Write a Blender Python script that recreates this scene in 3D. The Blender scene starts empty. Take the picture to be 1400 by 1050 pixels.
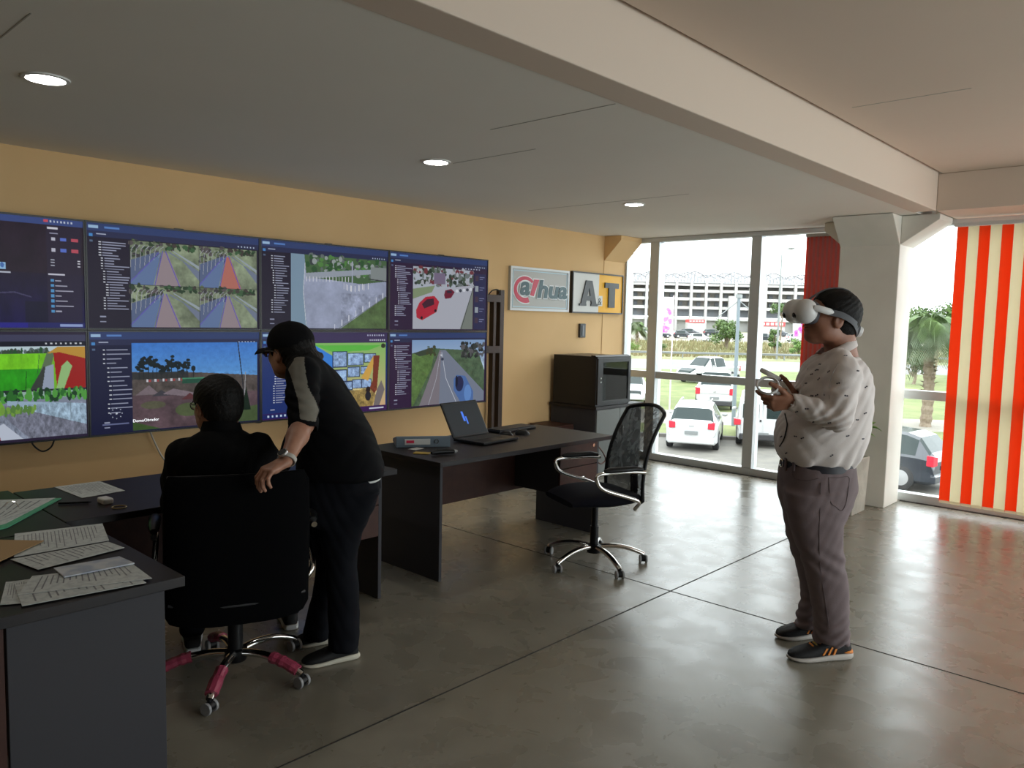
import bpy, math, random
import numpy as np
from mathutils import Vector, Matrix
from mathutils.bvhtree import BVHTree
random.seed(7); rng = np.random.default_rng(7)
PI = math.pi
sc = bpy.context.scene
COL = sc.collection
# ------------------------------------------------------------------ camera
CH = 1.6; FPX = 1067.27
def cam_axes(yaw=.74848987, pitch=-.08404526, roll=.02192799):
    f = np.array([-math.sin(yaw)*math.cos(pitch), math.cos(yaw)*math.cos(pitch), math.sin(pitch)])
    r = np.cross(f, [0, 0, 1]); r /= np.linalg.norm(r); u = np.cross(r, f)
    return r*math.cos(roll)+u*math.sin(roll), -r*math.sin(roll)+u*math.cos(roll), f
CR, CU, CF = cam_axes(); CC = np.array([0, 0, CH])
cd = bpy.data.cameras.new('camera'); cd.sensor_width = 36; cd.lens = 36*FPX/1400
cd.clip_start = .05; cd.clip_end = 2000
cam = bpy.data.objects.new('camera', cd); COL.objects.link(cam)
cam.matrix_world = Matrix([[CR[i], CU[i], -CF[i], CC[i]] for i in range(3)]+[[0, 0, 0, 1]])
sc.camera = cam
sc.view_settings.view_transform = 'Standard'; sc.view_settings.look = 'None'
sc.view_settings.gamma = 1; sc.view_settings.exposure = 0.72
sc.view_settings.use_curve_mapping = False
# ------------------------------------------------------------------ daylight: bright overcast sky
SKY = 3.4
w = bpy.data.worlds.new('overcast_sky'); sc.world = w; w.use_nodes = True
nt = w.node_tree; nt.nodes.clear()
bg = nt.nodes.new('ShaderNodeBackground'); out = nt.nodes.new('ShaderNodeOutputWorld')
tc = nt.nodes.new('ShaderNodeTexCoord'); sp = nt.nodes.new('ShaderNodeSeparateXYZ')
rp = nt.nodes.new('ShaderNodeValToRGB')
rp.color_ramp.elements[0].position = .0; rp.color_ramp.elements[0].color = (.80, .86, .90, 1)
rp.color_ramp.elements[1].position = .6; rp.color_ramp.elements[1].color = (.93, .97, 1, 1)
nt.links.new(tc.outputs['Generated'], sp.inputs[0]); nt.links.new(sp.outputs['Z'], rp.inputs[0])
nt.links.new(rp.outputs[0], bg.inputs[0]); bg.inputs[1].default_value = SKY
nt.links.new(bg.outputs[0], out.inputs[0])
def area(name, loc, rot, sx, sy, power, col=(1, 1, 1), portal=False):
    l = bpy.data.lights.new(name, 'AREA'); l.shape = 'RECTANGLE'; l.size = sx; l.size_y = sy
    l.energy = power; l.color = col
    if portal: l.cycles.is_portal = True
    o = bpy.data.objects.new(name, l); COL.objects.link(o); o.location = loc; o.rotation_euler = rot
    return o
WX = -5.366; WY = 7.69; ZC = 2.55; XB = -1.89; ZU = 2.845; XR = 4.2; YF = -4.0
area('window_portal', (( -5.2+XR)/2, WY+.12, 1.28), (-PI/2, 0, 0), XR+5.2, 2.6, 1, portal=True)
area('added_fill_window_portal', (XR+.12, 4.6, 1.4), (0, PI/2, 0), 2.6, 5.8, 1, portal=True)  # portal for the unseen side window added as fill light
# ------------------------------------------------------------------ geometry helpers
def ray(px, py): return CF+CR*(px-700)/FPX-CU*(py-525)/FPX
def plane(px, py, ax, v):
    d = ray(px, py); return CC+d*((v-CC[ax])/d[ax])
def Xp(px, py, v): return plane(px, py, 0, v)
def Yp(px, py, v): return plane(px, py, 1, v)
def Zp(px, py, v=0.): return plane(px, py, 2, v)
def J(px, py, d): return CC+ray(px, py)*d
def proj(P):
    q = np.asarray(P)-CC; z = q@CF
    return 700+FPX*(q@CR)/z, 525-FPX*(q@CU)/z
E1 = np.array([CR[0], CR[1], 0]); E1 /= np.linalg.norm(E1)     # towards the right as the viewer stands
E2 = np.array([CF[0], CF[1], 0]); E2 /= np.linalg.norm(E2)     # straight ahead
E3 = np.array([0, 0, 1.])

MATS = {}
def mat(name, col, rough=.5, metal=0., spec=.5, coat=0., noise=None, bump=None, emit=None, alpha=None, trans=None, sheen=0.):
    """noise=(scale, colour2, detail, low, high), bump=(scale, strength)"""
    if name in MATS: return MATS[name]
    m = bpy.data.materials.new(name); m.use_nodes = True; MATS[name] = m
    n = m.node_tree.nodes; L = m.node_tree.links; b = n['Principled BSDF']
    b.inputs['Base Color'].default_value = (*col, 1); b.inputs['Roughness'].default_value = rough
    b.inputs['Metallic'].default_value = metal; b.inputs['Specular IOR Level'].default_value = spec
    b.inputs['Coat Weight'].default_value = coat; b.inputs['Sheen Weight'].default_value = sheen
    if noise or bump: t = n.new('ShaderNodeTexCoord')
    if noise:
        s, c2, det, lo, hi = noise
        x = n.new('ShaderNodeTexNoise'); x.inputs['Scale'].default_value = s; x.inputs['Detail'].default_value = det
        L.new(t.outputs['Object'], x.inputs['Vector'])
        r = n.new('ShaderNodeValToRGB'); r.color_ramp.elements[0].position = lo; r.color_ramp.elements[1].position = hi
        r.color_ramp.elements[0].color = (*col, 1); r.color_ramp.elements[1].color = (*c2, 1)
        L.new(x.outputs['Fac'], r.inputs[0]); L.new(r.outputs[0], b.inputs['Base Color'])
    if bump:
        x = n.new('ShaderNodeTexNoise'); x.inputs['Scale'].default_value = bump[0]; x.inputs['Detail'].default_value = 4
        L.new(t.outputs['Object'], x.inputs['Vector'])
        u = n.new('ShaderNodeBump'); u.inputs['Strength'].default_value = bump[1]; u.inputs['Distance'].default_value = .01
        L.new(x.outputs['Fac'], u.inputs['Height']); L.new(u.outputs[0], b.inputs['Normal'])
    if emit:
        b.inputs['Emission Color'].default_value = (*emit[0], 1); b.inputs['Emission Strength'].default_value = emit[1]
    if alpha is not None: b.inputs['Alpha'].default_value = alpha
    if trans is not None:
        o = n['Material Output']; tl = n.new('ShaderNodeBsdfTranslucent'); tl.inputs[0].default_value = (*col, 1)
        mx = n.new('ShaderNodeMixShader'); mx.inputs[0].default_value = trans
        L.new(b.outputs[0], mx.inputs[1]); L.new(tl.outputs[0], mx.inputs[2]); L.new(mx.outputs[0], o.inputs[0])
    return m
def glass_mat(name, tint=(1, 1, 1), refl=.5, dark=1.):
    if name in MATS: return MATS[name]
    m = bpy.data.materials.new(name); m.use_nodes = True; MATS[name] = m
    n = m.node_tree.nodes; L = m.node_tree.links; n.clear()
    o = n.new('ShaderNodeOutputMaterial'); t = n.new('ShaderNodeBsdfTransparent'); g = n.new('ShaderNodeBsdfGlossy')
    t.inputs[0].default_value = (*[c*dark for c in tint], 1); g.inputs['Roughness'].default_value = .02
    f = n.new('ShaderNodeFresnel'); f.inputs[0].default_value = 1.45
    k = n.new('ShaderNodeMath'); k.operation = 'MULTIPLY'; k.inputs[1].default_value = refl
    mx = n.new('ShaderNodeMixShader'); L.new(f.outputs[0], k.inputs[0]); L.new(k.outputs[0], mx.inputs[0])
    L.new(t.outputs[0], mx.inputs[1]); L.new(g.outputs[0], mx.inputs[2]); L.new(mx.outputs[0], o.inputs[0])
    return m

class MB:
    def __init__(s): s.v = []; s.f = []; s.m = []; s.cm = 0
    def add(s, vs, fs, mi=None):
        o = len(s.v); s.v += [tuple(map(float, p)) for p in vs]; s.f += [tuple(o+i for i in q) for q in fs]
        s.m += [s.cm if mi is None else mi]*len(fs); return s
    def box(s, a, b, M=None, mi=None):
        x0, y0, z0 = a; x1, y1, z1 = b
        vs = [(x0, y0, z0), (x1, y0, z0), (x1, y1, z0), (x0, y1, z0), (x0, y0, z1), (x1, y0, z1), (x1, y1, z1), (x0, y1, z1)]
        if M is not None: vs = [M @ Vector(p) for p in vs]
        return s.add(vs, [(0, 3, 2, 1), (4, 5, 6, 7), (0, 1, 5, 4), (1, 2, 6, 5), (2, 3, 7, 6), (3, 0, 4, 7)], mi)
    def prism(s, poly, h0, h1, fr, mi=None):
        """poly: list of (a,b) ; fr(a,b,h) -> xyz"""
        n = len(poly); vs = [fr(a, b, h0) for a, b in poly]+[fr(a, b, h1) for a, b in poly]
        return s.add(vs, [tuple(range(n))[::-1], tuple(range(n, 2*n))]+[(i, (i+1) % n, n+(i+1) % n, n+i) for i in range(n)], mi)
    def rings(s, rs, cap=True, mi=None):
        n = len(rs[0]); vs = [p for r in rs for p in r]; fs = []
        for i in range(len(rs)-1):
            for j in range(n):
                k = (j+1) % n; fs.append((i*n+j, i*n+k, (i+1)*n+k, (i+1)*n+j))
        if cap: fs += [tuple(range(n))[::-1], tuple((len(rs)-1)*n+j for j in range(n))]
        return s.add(vs, fs, mi)
    def tube(s, pts, r, n=10, mi=None, sx=1., closed=False):
        pts = [np.asarray(p, float) for p in pts]; R = r if hasattr(r, '__len__') else [r]*len(pts)
        rs = []; up = None; m = len(pts)
        for i, p in enumerate(pts):
            if closed: t = pts[(i+1) % m]-pts[i-1]
            else: t = pts[min(i+1, m-1)]-pts[max(i-1, 0)]
            t = t/(np.linalg.norm(t)+1e-12)
            if up is None: up = np.array([0, 0, 1.]) if abs(t[2]) < .9 else np.array([1., 0, 0])
            a = np.cross(t, up); a /= np.linalg.norm(a)+1e-12; up = np.cross(a, t)
            rs.append([p+a*R[i]*math.cos(q)*sx+up*R[i]*math.sin(q) for q in [2*PI*k/n for k in range(n)]])
        if closed: rs.append(rs[0])
        return s.rings(rs, not closed, mi)
    def cyl(s, a, b, r, n=16, r2=None, mi=None): return s.tube([a, b], [r, r if r2 is None else r2], n, mi)
    def lathe(s, prof, o=(0, 0, 0), n=20, mi=None):
        rs = [[(o[0]+r*math.cos(2*PI*k/n), o[1]+r*math.sin(2*PI*k/n), o[2]+z) for k in range(n)] for r, z in prof]
        return s.rings(rs, True, mi)
    def ell(s, c, r, n=12, m=8, M=None, mi=None):
        rs = []
        for i in range(1, m):
            a = PI*i/m; rs.append([(r[0]*math.sin(a)*math.cos(2*PI*k/n), r[1]*math.sin(a)*math.sin(2*PI*k/n), -r[2]*math.cos(a)) for k in range(n)])
        if M is not None: rs = [[tuple(M @ Vector(p)) for p in q] for q in rs]
        rs = [[(p[0]+c[0], p[1]+c[1], p[2]+c[2]) for p in q] for q in rs]
        return s.rings(rs, True, mi)
    def build(s, name, mats, parent=None, smooth=False, bevel=0., loc=None, rot=None, sub=0, seg=2):
        me = bpy.data.meshes.new(name); me.from_pydata(s.v, [], s.f)
        mats = mats if isinstance(mats, (list, tuple)) else [mats]
        for q in mats: me.materials.append(q)
        me.polygons.foreach_set('material_index', s.m)
        if smooth: me.polygons.foreach_set('use_smooth', [True]*len(s.f))
        me.update()
        o = bpy.data.objects.new(name, me); COL.objects.link(o)
        if parent is not None: o.parent = parent
        if loc is not None: o.location = loc
        if rot is not None: o.rotation_euler = rot
        if bevel:
            b = o.modifiers.new('bevel', 'BEVEL'); b.width = bevel; b.segments = seg; b.limit_method = 'ANGLE'; b.angle_limit = .7
            b.harden_normals = False
        if sub:
            b = o.modifiers.new('subdivision', 'SUBSURF'); b.levels = b.render_levels = sub
        if smooth:
            try: me.set_sharp_from_angle(angle=.9)
            except Exception: pass
        return o
def tag(o, label, cat, group=None):
    o['label'] = label; o['category'] = cat
    if group: o['group'] = group
    return o
def thing(name, label, cat, loc=(0, 0, 0), rz=0., group=None):
    o = bpy.data.objects.new(name, None); COL.objects.link(o); o.location = loc; o.rotation_euler = (0, 0, rz)
    o.empty_display_size = .1
    return tag(o, label, cat, group)
def struct(o): o['kind'] = 'structure'; return o
def copy_tree(o, parent=None):
    c = o.copy(); COL.objects.link(c)
    if parent is not None: c.parent = parent
    for ch in [x for x in bpy.data.objects if x.parent == o and x != c]: copy_tree(ch, c)
    return c
def lerp(a, b, t): return np.asarray(a)*(1-t)+np.asarray(b)*t
def spline(pts, n=8):
    P = [np.asarray(p, float) for p in pts]; P = [2*P[0]-P[1]]+P+[2*P[-1]-P[-2]]; o = []
    for i in range(1, len(P)-2):
        for k in range(n):
            t = k/n; a, b, c, d = P[i-1:i+3]
            o.append(.5*((2*b)+(c-a)*t+(2*a-5*b+4*c-d)*t*t+(3*b-a-3*c+d)*t**3))
    o.append(P[-2]); return o
# text as a real mesh from Blender's built-in font
def text(name, s, m, parent, origin, xdir, ydir, size, extrude=.001, shear=0., offset=0., align='LEFT', sx=1., fitw=None):
    c = bpy.data.curves.new(name, 'FONT'); c.body = s; c.size = size; c.extrude = extrude; c.shear = shear; c.offset = offset
    c.align_x = align; c.resolution_u = 4
    o = bpy.data.objects.new(name, c); COL.objects.link(o); c.materials.append(m)
    xd = Vector(xdir).normalized(); yd = Vector(ydir).normalized(); zd = xd.cross(yd)
    M = Matrix([[xd[i]*sx, yd[i], zd[i], origin[i]] for i in range(3)]+[[0, 0, 0, 1]])
    dg = bpy.context.evaluated_depsgraph_get(); dg.update()
    me = bpy.data.meshes.new_from_object(o.evaluated_get(dg))
    if fitw:
        xs = [v.co.x for v in me.vertices]; k = fitw/(max(xs)-min(xs)); me.transform(Matrix.Translation((-min(xs)*k, 0, 0)) @ Matrix.Diagonal((k, 1, 1, 1)))
    me.transform(M)
    bpy.data.objects.remove(o)
    if not len(me.materials): me.materials.append(m)
    q = bpy.data.objects.new(name, me); COL.objects.link(q)
    if parent is not None: q.parent = parent
    return q
# ------------------------------------------------------------------ distance-field modelling of figures
class Field:
    def __init__(s, lo, hi, h):
        s.h = h; s.lo = np.array(lo, float); s.n = (np.ceil((np.array(hi)-s.lo)/h).astype(int)+1)
        s.V = np.full(s.n, .5, np.float32)
    def _sub(s, lo, hi, m):
        i0 = np.clip(np.floor((np.array(lo)-m-s.lo)/s.h).astype(int), 0, s.n-1)
        i1 = np.clip(np.ceil((np.array(hi)+m-s.lo)/s.h).astype(int)+1, 1, s.n)
        i1 = np.maximum(i1, i0+1)
        g = [s.lo[a]+s.h*np.arange(i0[a], i1[a], dtype=np.float32) for a in range(3)]
        P = np.stack(np.meshgrid(*g, indexing='ij'), -1).astype(np.float32)
        return tuple(slice(i0[a], i1[a]) for a in range(3)), P
    def _mix(s, sl, d, k, sub=False):
        A = s.V[sl]
        if sub:
            d = -d; h = np.clip(.5-.5*(d-A)/k, 0, 1); s.V[sl] = d*(1-h)+A*h+k*h*(1-h)
            return
        h = np.clip(.5+.5*(A-d)/k, 0, 1); s.V[sl] = A*(1-h)+d*h-k*h*(1-h)
    def cap(s, a, b, r1, r2=None, k=.02, flat=None, sub=False):
        a = np.asarray(a, np.float32); b = np.asarray(b, np.float32); r2 = r1 if r2 is None else r2; R = max(r1, r2)
        kk = 1. if flat is None else max(1., flat[1])
        sl, P = s._sub(np.minimum(a, b)-R*kk, np.maximum(a, b)+R*kk, k+.02)
        ba = b-a; q = P-a; h = np.clip((q@ba)/max(ba@ba, 1e-9), 0, 1)
        v = q-h[..., None]*ba
        if flat is not None:
            n = np.asarray(flat[0], np.float32); n = n/np.linalg.norm(n); v = v+np.multiply.outer(v@n, n)*(1/flat[1]-1)
        s._mix(sl, np.sqrt((v*v).sum(-1))-(r1+(r2-r1)*h), k, sub); return s
    def chain(s, pts, rs, k=.02, flat=None):
        for i in range(len(pts)-1): s.cap(pts[i], pts[i+1], rs[i], rs[i+1], k, flat)
        return s
    def ell(s, c, r, ax=None, k=.02, sub=False):
        c = np.asarray(c, np.float32); R = max(r); sl, P = s._sub(c-R, c+R, k+.015); q = P-c
        if ax is not None: q = q@np.asarray(ax, np.float32)      # columns of ax = local axes
        r = np.asarray(r, np.float32)
        k0 = np.sqrt(((q/r)**2).sum(-1)); k1 = np.sqrt(((q/(r*r))**2).sum(-1))+1e-6
        s._mix(sl, k0*(k0-1)/k1, k, sub); return s
    def loft(s, st, k=.02, e=(E1, E2), n=2.3, capk=.02):
        """st rows: (centre xyz, a, b) stacked along z"""
        st = sorted(st, key=lambda q: q[0][2]); z = np.array([q[0][2] for q in st])
        zz = np.linspace(z[0], z[-1], 80)
        def sm(v):
            y = np.interp(zz, z, v); y = np.concatenate([[y[0]]*3, y, [y[-1]]*3]); return np.convolve(y, np.ones(7)/7, 'valid')
        cx = sm([q[0]@e[0] for q in st]); cy = sm([q[0]@e[1] for q in st]); A = sm([q[1] for q in st]); B = sm([q[2] for q in st])
        cs = np.array([q[0] for q in st]); R = max(A.max(), B.max())
        lo = cs.min(0)-[R, R, 0]; hi = cs.max(0)+[R, R, 0]
        sl, P = s._sub(lo, hi, k+.02)
        Z = P[..., 2]; u = P@e[0].astype(np.float32)-np.interp(Z, zz, cx); v = P@e[1].astype(np.float32)-np.interp(Z, zz, cy)
        a = np.interp(Z, zz, A); b = np.interp(Z, zz, B)
        rr = (np.abs(u/a)**n+np.abs(v/b)**n)**(1/n); d = (rr-1)*np.minimum(a, b)
        dz = np.maximum(z[0]-Z, Z-z[-1])
        h = np.clip(.5-.5*(dz-d)/capk, 0, 1); d = dz*(1-h)+d*h+capk*h*(1-h)
        s._mix(sl, d.astype(np.float32), k); return s
    def warp(s, fn, lo=None, hi=None):
        sl, P = s._sub(s.lo if lo is None else lo, s.lo+s.h*s.n if hi is None else hi, 0)
        s.V[sl] += fn(P).astype(np.float32); return s
    def mesh(s, smooth=2):
        V = s.V; I = V < 0; nx, ny, nz = V.shape
        c = np.zeros((nx-1, ny-1, nz-1), np.int8)
        for i in (0, 1):
            for j in (0, 1):
                for k in (0, 1): c += I[i:nx-1+i, j:ny-1+j, k:nz-1+k]
        act = np.argwhere((c > 0) & (c < 8)); idx = np.full(c.shape, -1, np.int32); idx[tuple(act.T)] = np.arange(len(act))
        S = np.zeros((len(act), 3)); N = np.zeros(len(act))
        cor = [(i, j, k) for i in (0, 1) for j in (0, 1) for k in (0, 1)]
        for p in range(8):
            for q in range(p+1, 8):
                a, b = np.array(cor[p]), np.array(cor[q])
                if np.abs(a-b).sum() != 1: continue
                va = V[tuple((act+a).T)]; vb = V[tuple((act+b).T)]; m = (va < 0) != (vb < 0)
                t = va[m]/(va[m]-vb[m]); S[m] += a+t[:, None]*(b-a); N[m] += 1
        vs = s.lo+s.h*(act+S/N[:, None]); fs = []
        for ax in range(3):
            o1, o2 = [(1, 2), (2, 0), (0, 1)][ax]
            sa = [slice(None)]*3; sb = [slice(None)]*3; sa[ax] = slice(0, -1); sb[ax] = slice(1, None)
            A = I[tuple(sa)]; B = I[tuple(sb)]
            for flip, M in ((False, A & ~B), (True, ~A & B)):
                e = np.argwhere(M); ok = (e[:, o1] > 0) & (e[:, o2] > 0) & (e[:, o1] < V.shape[o1]-1) & (e[:, o2] < V.shape[o2]-1); e = e[ok]
                if not len(e): continue
                def ix(d1, d2):
                    q = e.copy(); q[:, o1] += d1; q[:, o2] += d2; return idx[tuple(q.T)]
                q = np.stack([ix(-1, -1), ix(0, -1), ix(0, 0), ix(-1, 0)], 1)
                fs.append(q[:, ::-1] if flip else q)
        F = np.concatenate(fs); F = F[(F >= 0).all(1)]
        for _ in range(smooth):
            acc = np.zeros_like(vs); cnt = np.zeros(len(vs))
            for a in range(4):
                for b in ((a+1) % 4, (a+3) % 4):
                    for x in range(3): acc[:, x] += np.bincount(F[:, a], vs[F[:, b], x], len(vs))
                    cnt += np.bincount(F[:, a], minlength=len(vs))
            cnt[cnt == 0] = 1; vs = vs*.4+acc/cnt[:, None]*.6
        return vs, F
def mesh_obj(name, parts, mats, parent, pick=None):
    """parts: list of (verts, quads); pick(face centres, normals)-> material index"""
    vs = np.concatenate([p[0] for p in parts]); o = 0; fs = []
    for p in parts: fs.append(p[1]+o); o += len(p[0])
    F = np.concatenate(fs); me = bpy.data.meshes.new(name)
    me.vertices.add(len(vs)); me.vertices.foreach_set('co', vs.astype(np.float32).ravel())
    me.loops.add(F.size); me.loops.foreach_set('vertex_index', F.astype(np.int32).ravel())
    me.polygons.add(len(F)); me.polygons.foreach_set('loop_start', np.arange(0, F.size, 4, dtype=np.int32))
    me.polygons.foreach_set('use_smooth', np.ones(len(F), bool))
    for m in (mats if isinstance(mats, (list, tuple)) else [mats]): me.materials.append(m)
    if pick is not None:
        c = vs[F].mean(1); n = np.cross(vs[F[:, 2]]-vs[F[:, 0]], vs[F[:, 3]]-vs[F[:, 1]]); n /= np.linalg.norm(n, axis=1)[:, None]+1e-12
        me.polygons.foreach_set('material_index', pick(c, n).astype(np.int32))
    me.update(calc_edges=True); me.validate()
    ob = bpy.data.objects.new(name, me); COL.objects.link(ob)
    if parent is not None: ob.parent = parent
    return ob
# ================================================================== THE ROOM
M_wall = mat('cream_paint', (.80, .53, .26), .75, noise=(1.3, (.75, .49, .23), 3, .35, .75), bump=(60, .05))
M_ceil = mat('white_ceiling_paint', (.84, .80, .73), .85, noise=(.8, (.80, .76, .69), 3, .3, .8))
M_ceil2 = mat('pinkish_ceiling_paint', (.68, .555, .455), .85, noise=(.8, (.64, .52, .425), 3, .3, .8))
M_beam = mat('beam_paint', (.68, .555, .455), .7)
M_col = mat('column_paint', (.84, .80, .72), .6, noise=(2, (.68, .65, .58), 4, .3, .8))
M_alu = mat('aluminium_frame', (.60, .63, .64), .4, .3)
M_gap = mat('dark_joint', (.03, .028, .025), .9)
M_joint = mat('fine_joint', (.42, .39, .34), .9)
M_glass = glass_mat('window_glass', (.97, .99, .98), .5)
# polished concrete
mf = bpy.data.materials.new('polished_concrete'); mf.use_nodes = True
n = mf.node_tree.nodes; L = mf.node_tree.links; b = n['Principled BSDF']; t = n.new('ShaderNodeTexCoord')
n1 = n.new('ShaderNodeTexNoise'); n1.inputs['Scale'].default_value = 1.1; n1.inputs['Detail'].default_value = 9; n1.inputs['Roughness'].default_value = .62
n1.inputs['Distortion'].default_value = .3
n2 = n.new('ShaderNodeTexNoise'); n2.inputs['Scale'].default_value = 5; n2.inputs['Detail'].default_value = 10; n2.inputs['Distortion'].default_value = .5
for x in (n1, n2): L.new(t.outputs['Object'], x.inputs['Vector'])
r1 = n.new('ShaderNodeValToRGB'); r1.color_ramp.elements[0].position = .25; r1.color_ramp.elements[1].position = .8
r1.color_ramp.elements[0].color = (.19, .172, .136, 1); r1.color_ramp.elements[1].color = (.30, .28, .228, 1); L.new(n1.outputs['Fac'], r1.inputs[0])
r2 = n.new('ShaderNodeValToRGB'); r2.color_ramp.elements[0].position = .3; r2.color_ramp.elements[1].position = .72
r2.color_ramp.elements[0].color = (.90, .90, .89, 1); r2.color_ramp.elements[1].color = (1.06, 1.06, 1.05, 1); L.new(n2.outputs['Fac'], r2.inputs[0])
mm = n.new('ShaderNodeMix'); mm.data_type = 'RGBA'; mm.blend_type = 'MULTIPLY'; mm.inputs[0].default_value = 1
L.new(r1.outputs[0], mm.inputs[6]); L.new(r2.outputs[0], mm.inputs[7]); L.new(mm.outputs[2], b.inputs['Base Color'])
mr = n.new('ShaderNodeMapRange'); mr.inputs[1].default_value = .3; mr.inputs[2].default_value = .75; mr.inputs[3].default_value = .22; mr.inputs[4].default_value = .36
L.new(n2.outputs['Fac'], mr.inputs[0]); L.new(mr.outputs[0], b.inputs['Roughness'])
b.inputs['Specular IOR Level'].default_value = .6
bp = n.new('ShaderNodeBump'); bp.inputs['Strength'].default_value = .07; bp.inputs['Distance'].default_value = .004
L.new(n2.outputs['Fac'], bp.inputs['Height']); L.new(bp.outputs[0], b.inputs['Normal'])

def sbox(name, a, b, m, bevel=0, parent=None): return struct(MB().box(a, b).build(name, m, parent, bevel=bevel))
sbox('floor', (WX-.2, YF-.2, -.25), (XR+.3, WY+.16, 0), mf)
sbox('wall_left', (WX-.2, YF-.2, 0), (WX, WY+.16, ZU+.3), M_wall)
sbox('wall_back', (WX, YF-.2, 0), (XR, YF, ZU+.3), mat('rear_brown_light_absorber', (.22, .15, .09), .8))  # unseen rear wall, coloured dark to soak up light in the foreground
wr = MB(); wr.box((XR, YF-.2, 0), (XR+.2, 1.7, ZU+.3)); wr.box((XR, 7.5, 0), (XR+.2, WY+.16, ZU+.3)); wr.box((XR, 1.7, 0), (XR+.2, 7.5, .1)); wr.box((XR, 1.7, 2.7), (XR+.2, 7.5, ZU+.3))
struct(wr.build('wall_right', M_wall))
sbox('ceiling', (WX, YF, ZC), (XB-.16, WY+.16, ZC+.25), M_ceil)
sbox('ceiling_raised', (XB+.03, YF, ZU), (XR, WY+.16, ZU+.06), M_ceil2)
sbox('ceiling_roof', (WX-.2, YF-.2, ZU+.31), (XR+.2, WY+.16, ZU+.5), M_ceil)
sbox('trim_beam', (XB-.18, YF, ZC-.002), (XB, 7.07, ZU+.30), M_beam, .006)
sbox('trim_cross_beam', (XB-.001, 7.07, ZC-.004), (XR, WY+.15, ZU-.001), M_beam, .006)
sbox('trim_lintel', (WX, WY+.001, ZC-.001), (XB, WY+.15, ZU+.3), M_ceil)
# thin joints in ceiling and floor
def strip(name, p, q, wd, m, up=1):
    p = np.array(p); q = np.array(q); d = q-p; d = d/np.linalg.norm(d); s = np.cross(d, [0, 0, 1])*wd/2; h = np.array([0, 0, .0015*up])
    vs = [p-s, q-s, q+s, p+s]; vs = vs+[v+h for v in vs]
    o = MB().add(vs, [(0, 3, 2, 1), (4, 5, 6, 7), (0, 1, 5, 4), (1, 2, 6, 5), (2, 3, 7, 6), (3, 0, 4, 7)]).build(name, m); return struct(o)
strip('trim_floor_joint', (-2.375, YF, 0), (-2.375, WY, 0), .007, M_gap)
strip('trim_floor_joint', (WX, 3.985, 0), (XR, 3.985, 0), .006, M_gap)
for (a0, a1, b0, b1) in ((670, 177, 842, 142), (614, 222, 738, 205), (735, 290, 930, 262)):
    p = Zp(a0, a1, ZC); q = Zp(b0, b1, ZC); q[1] = p[1] = (p[1]+q[1])/2
    strip('trim_ceiling_joint', p, q, .0045, M_joint, -1)
p = Zp(1165, 147, ZU); q = Zp(1330, 122, ZU); q[1] = p[1]; strip('trim_ceiling_joint', p, q, .005, M_joint, -1)
p = Zp(0, 52, ZC); q = Zp(42, 18, ZC); strip('trim_ceiling_joint', p, q, .005, M_joint, -1)
# column with corbels
cb = MB(); cx0, cx1, cy0, cy1 = -2.70, -2.194, 7.215, 7.60
cb.box((cx0, cy0, 0), (cx1, cy1, ZC))
cb.prism([(cy0, 2.30), (6.985, 2.545), (cy0, 2.545)], cx0, cx1, lambda a, b, h: (h, a, b))
cb.prism([(cx1, 2.30), (-1.895, 2.50), (-1.895, 2.545), (cx1, 2.545)], cy0+.002, cy1, lambda a, b, h: (a, h, b))
cb.prism([(cx0, 2.30), (-2.90, 2.47), (-2.90, 2.545), (cx0, 2.545)], cy0+.12, cy1, lambda a, b, h: (a, h, b))
struct(cb.build('trim_column', M_col, bevel=.006))
cb = MB(); cb.box((WX, 7.27, 0), (WX+.006, WY, 2.3))
cb.prism([(WX, 2.27), (WX+.23, 2.50), (WX+.23, 2.549), (WX, 2.549)], 7.27, WY, lambda a, b, h: (a, h, b))
struct(cb.build('trim_wall_pier', M_wall, bevel=.004))
# windows
def window(name, x0, x1, mull, panes):
    root = MB(); y0, y1 = WY, WY+.1
    root.box((x0, y0, 0), (x1, y1, .075)); root.box((x0, y0-.01, ZC-.05), (x1, y1, ZC-.002))
    o = struct(root.build(name, M_alu, bevel=.003))
    for (a, b) in mull: struct(MB().box((a, y0-.005, .075), (b, y1+.03, ZC-.05)).build('mullion', M_alu, o, bevel=.004))
    for (a, b) in panes:
        struct(MB().box((a, y0+.01, .945), (b, y1, 1.025)).build('transom', M_alu, o, bevel=.003))
        struct(MB().box((a, y0+.055, .075), (b, y0+.060, .945)).build('pane', M_glass, o))
        struct(MB().box((a, y0+.055, 1.025), (b, y0+.060, ZC-.05)).build('pane', M_glass, o))
    return o
w1 = window('window_1', WX, -2.72, [(WX, WX+.03), (-5.02, -4.90), (-3.785, -3.675)], [(WX+.03, -5.02), (-4.90, -3.785), (-3.675, -2.72)])
struct(MB().box((-4.36, WY-.012, 1.022), (-4.30, WY+.01, 1.04)).box((-4.34, WY-.03, 1.028), (-4.32, WY-.012, 1.036)).build('latch', mat('dark_metal', (.05, .05, .05), .4, .6), w1))
window('window_2', -2.40, XR, [(-.72, -.61), (.8, .91), (2.3, 2.41), (XR-.05, XR)], [(-2.40, -.72), (-.61, .8), (.91, 2.3), (2.41, XR-.05)])
o = MB().box((XR+.05, 1.7, .1), (XR+.06, 7.5, 2.7)).build('window_added_fill', M_glass); struct(o)  # unseen window, added and sized to bring fill light from the right
for yy in (1.7, 3.7, 5.6, 7.42): struct(MB().box((XR+.02, yy, .1), (XR+.1, yy+.08, 2.7)).build('mullion', M_alu, o))
sbox('trim_window_track', (WX, WY-.05, 0), (-2.72, WY-.02, .006), M_gap)
sbox('trim_window_track', (-2.19, WY-.05, 0), (XR, WY-.02, .006), M_gap)

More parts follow.
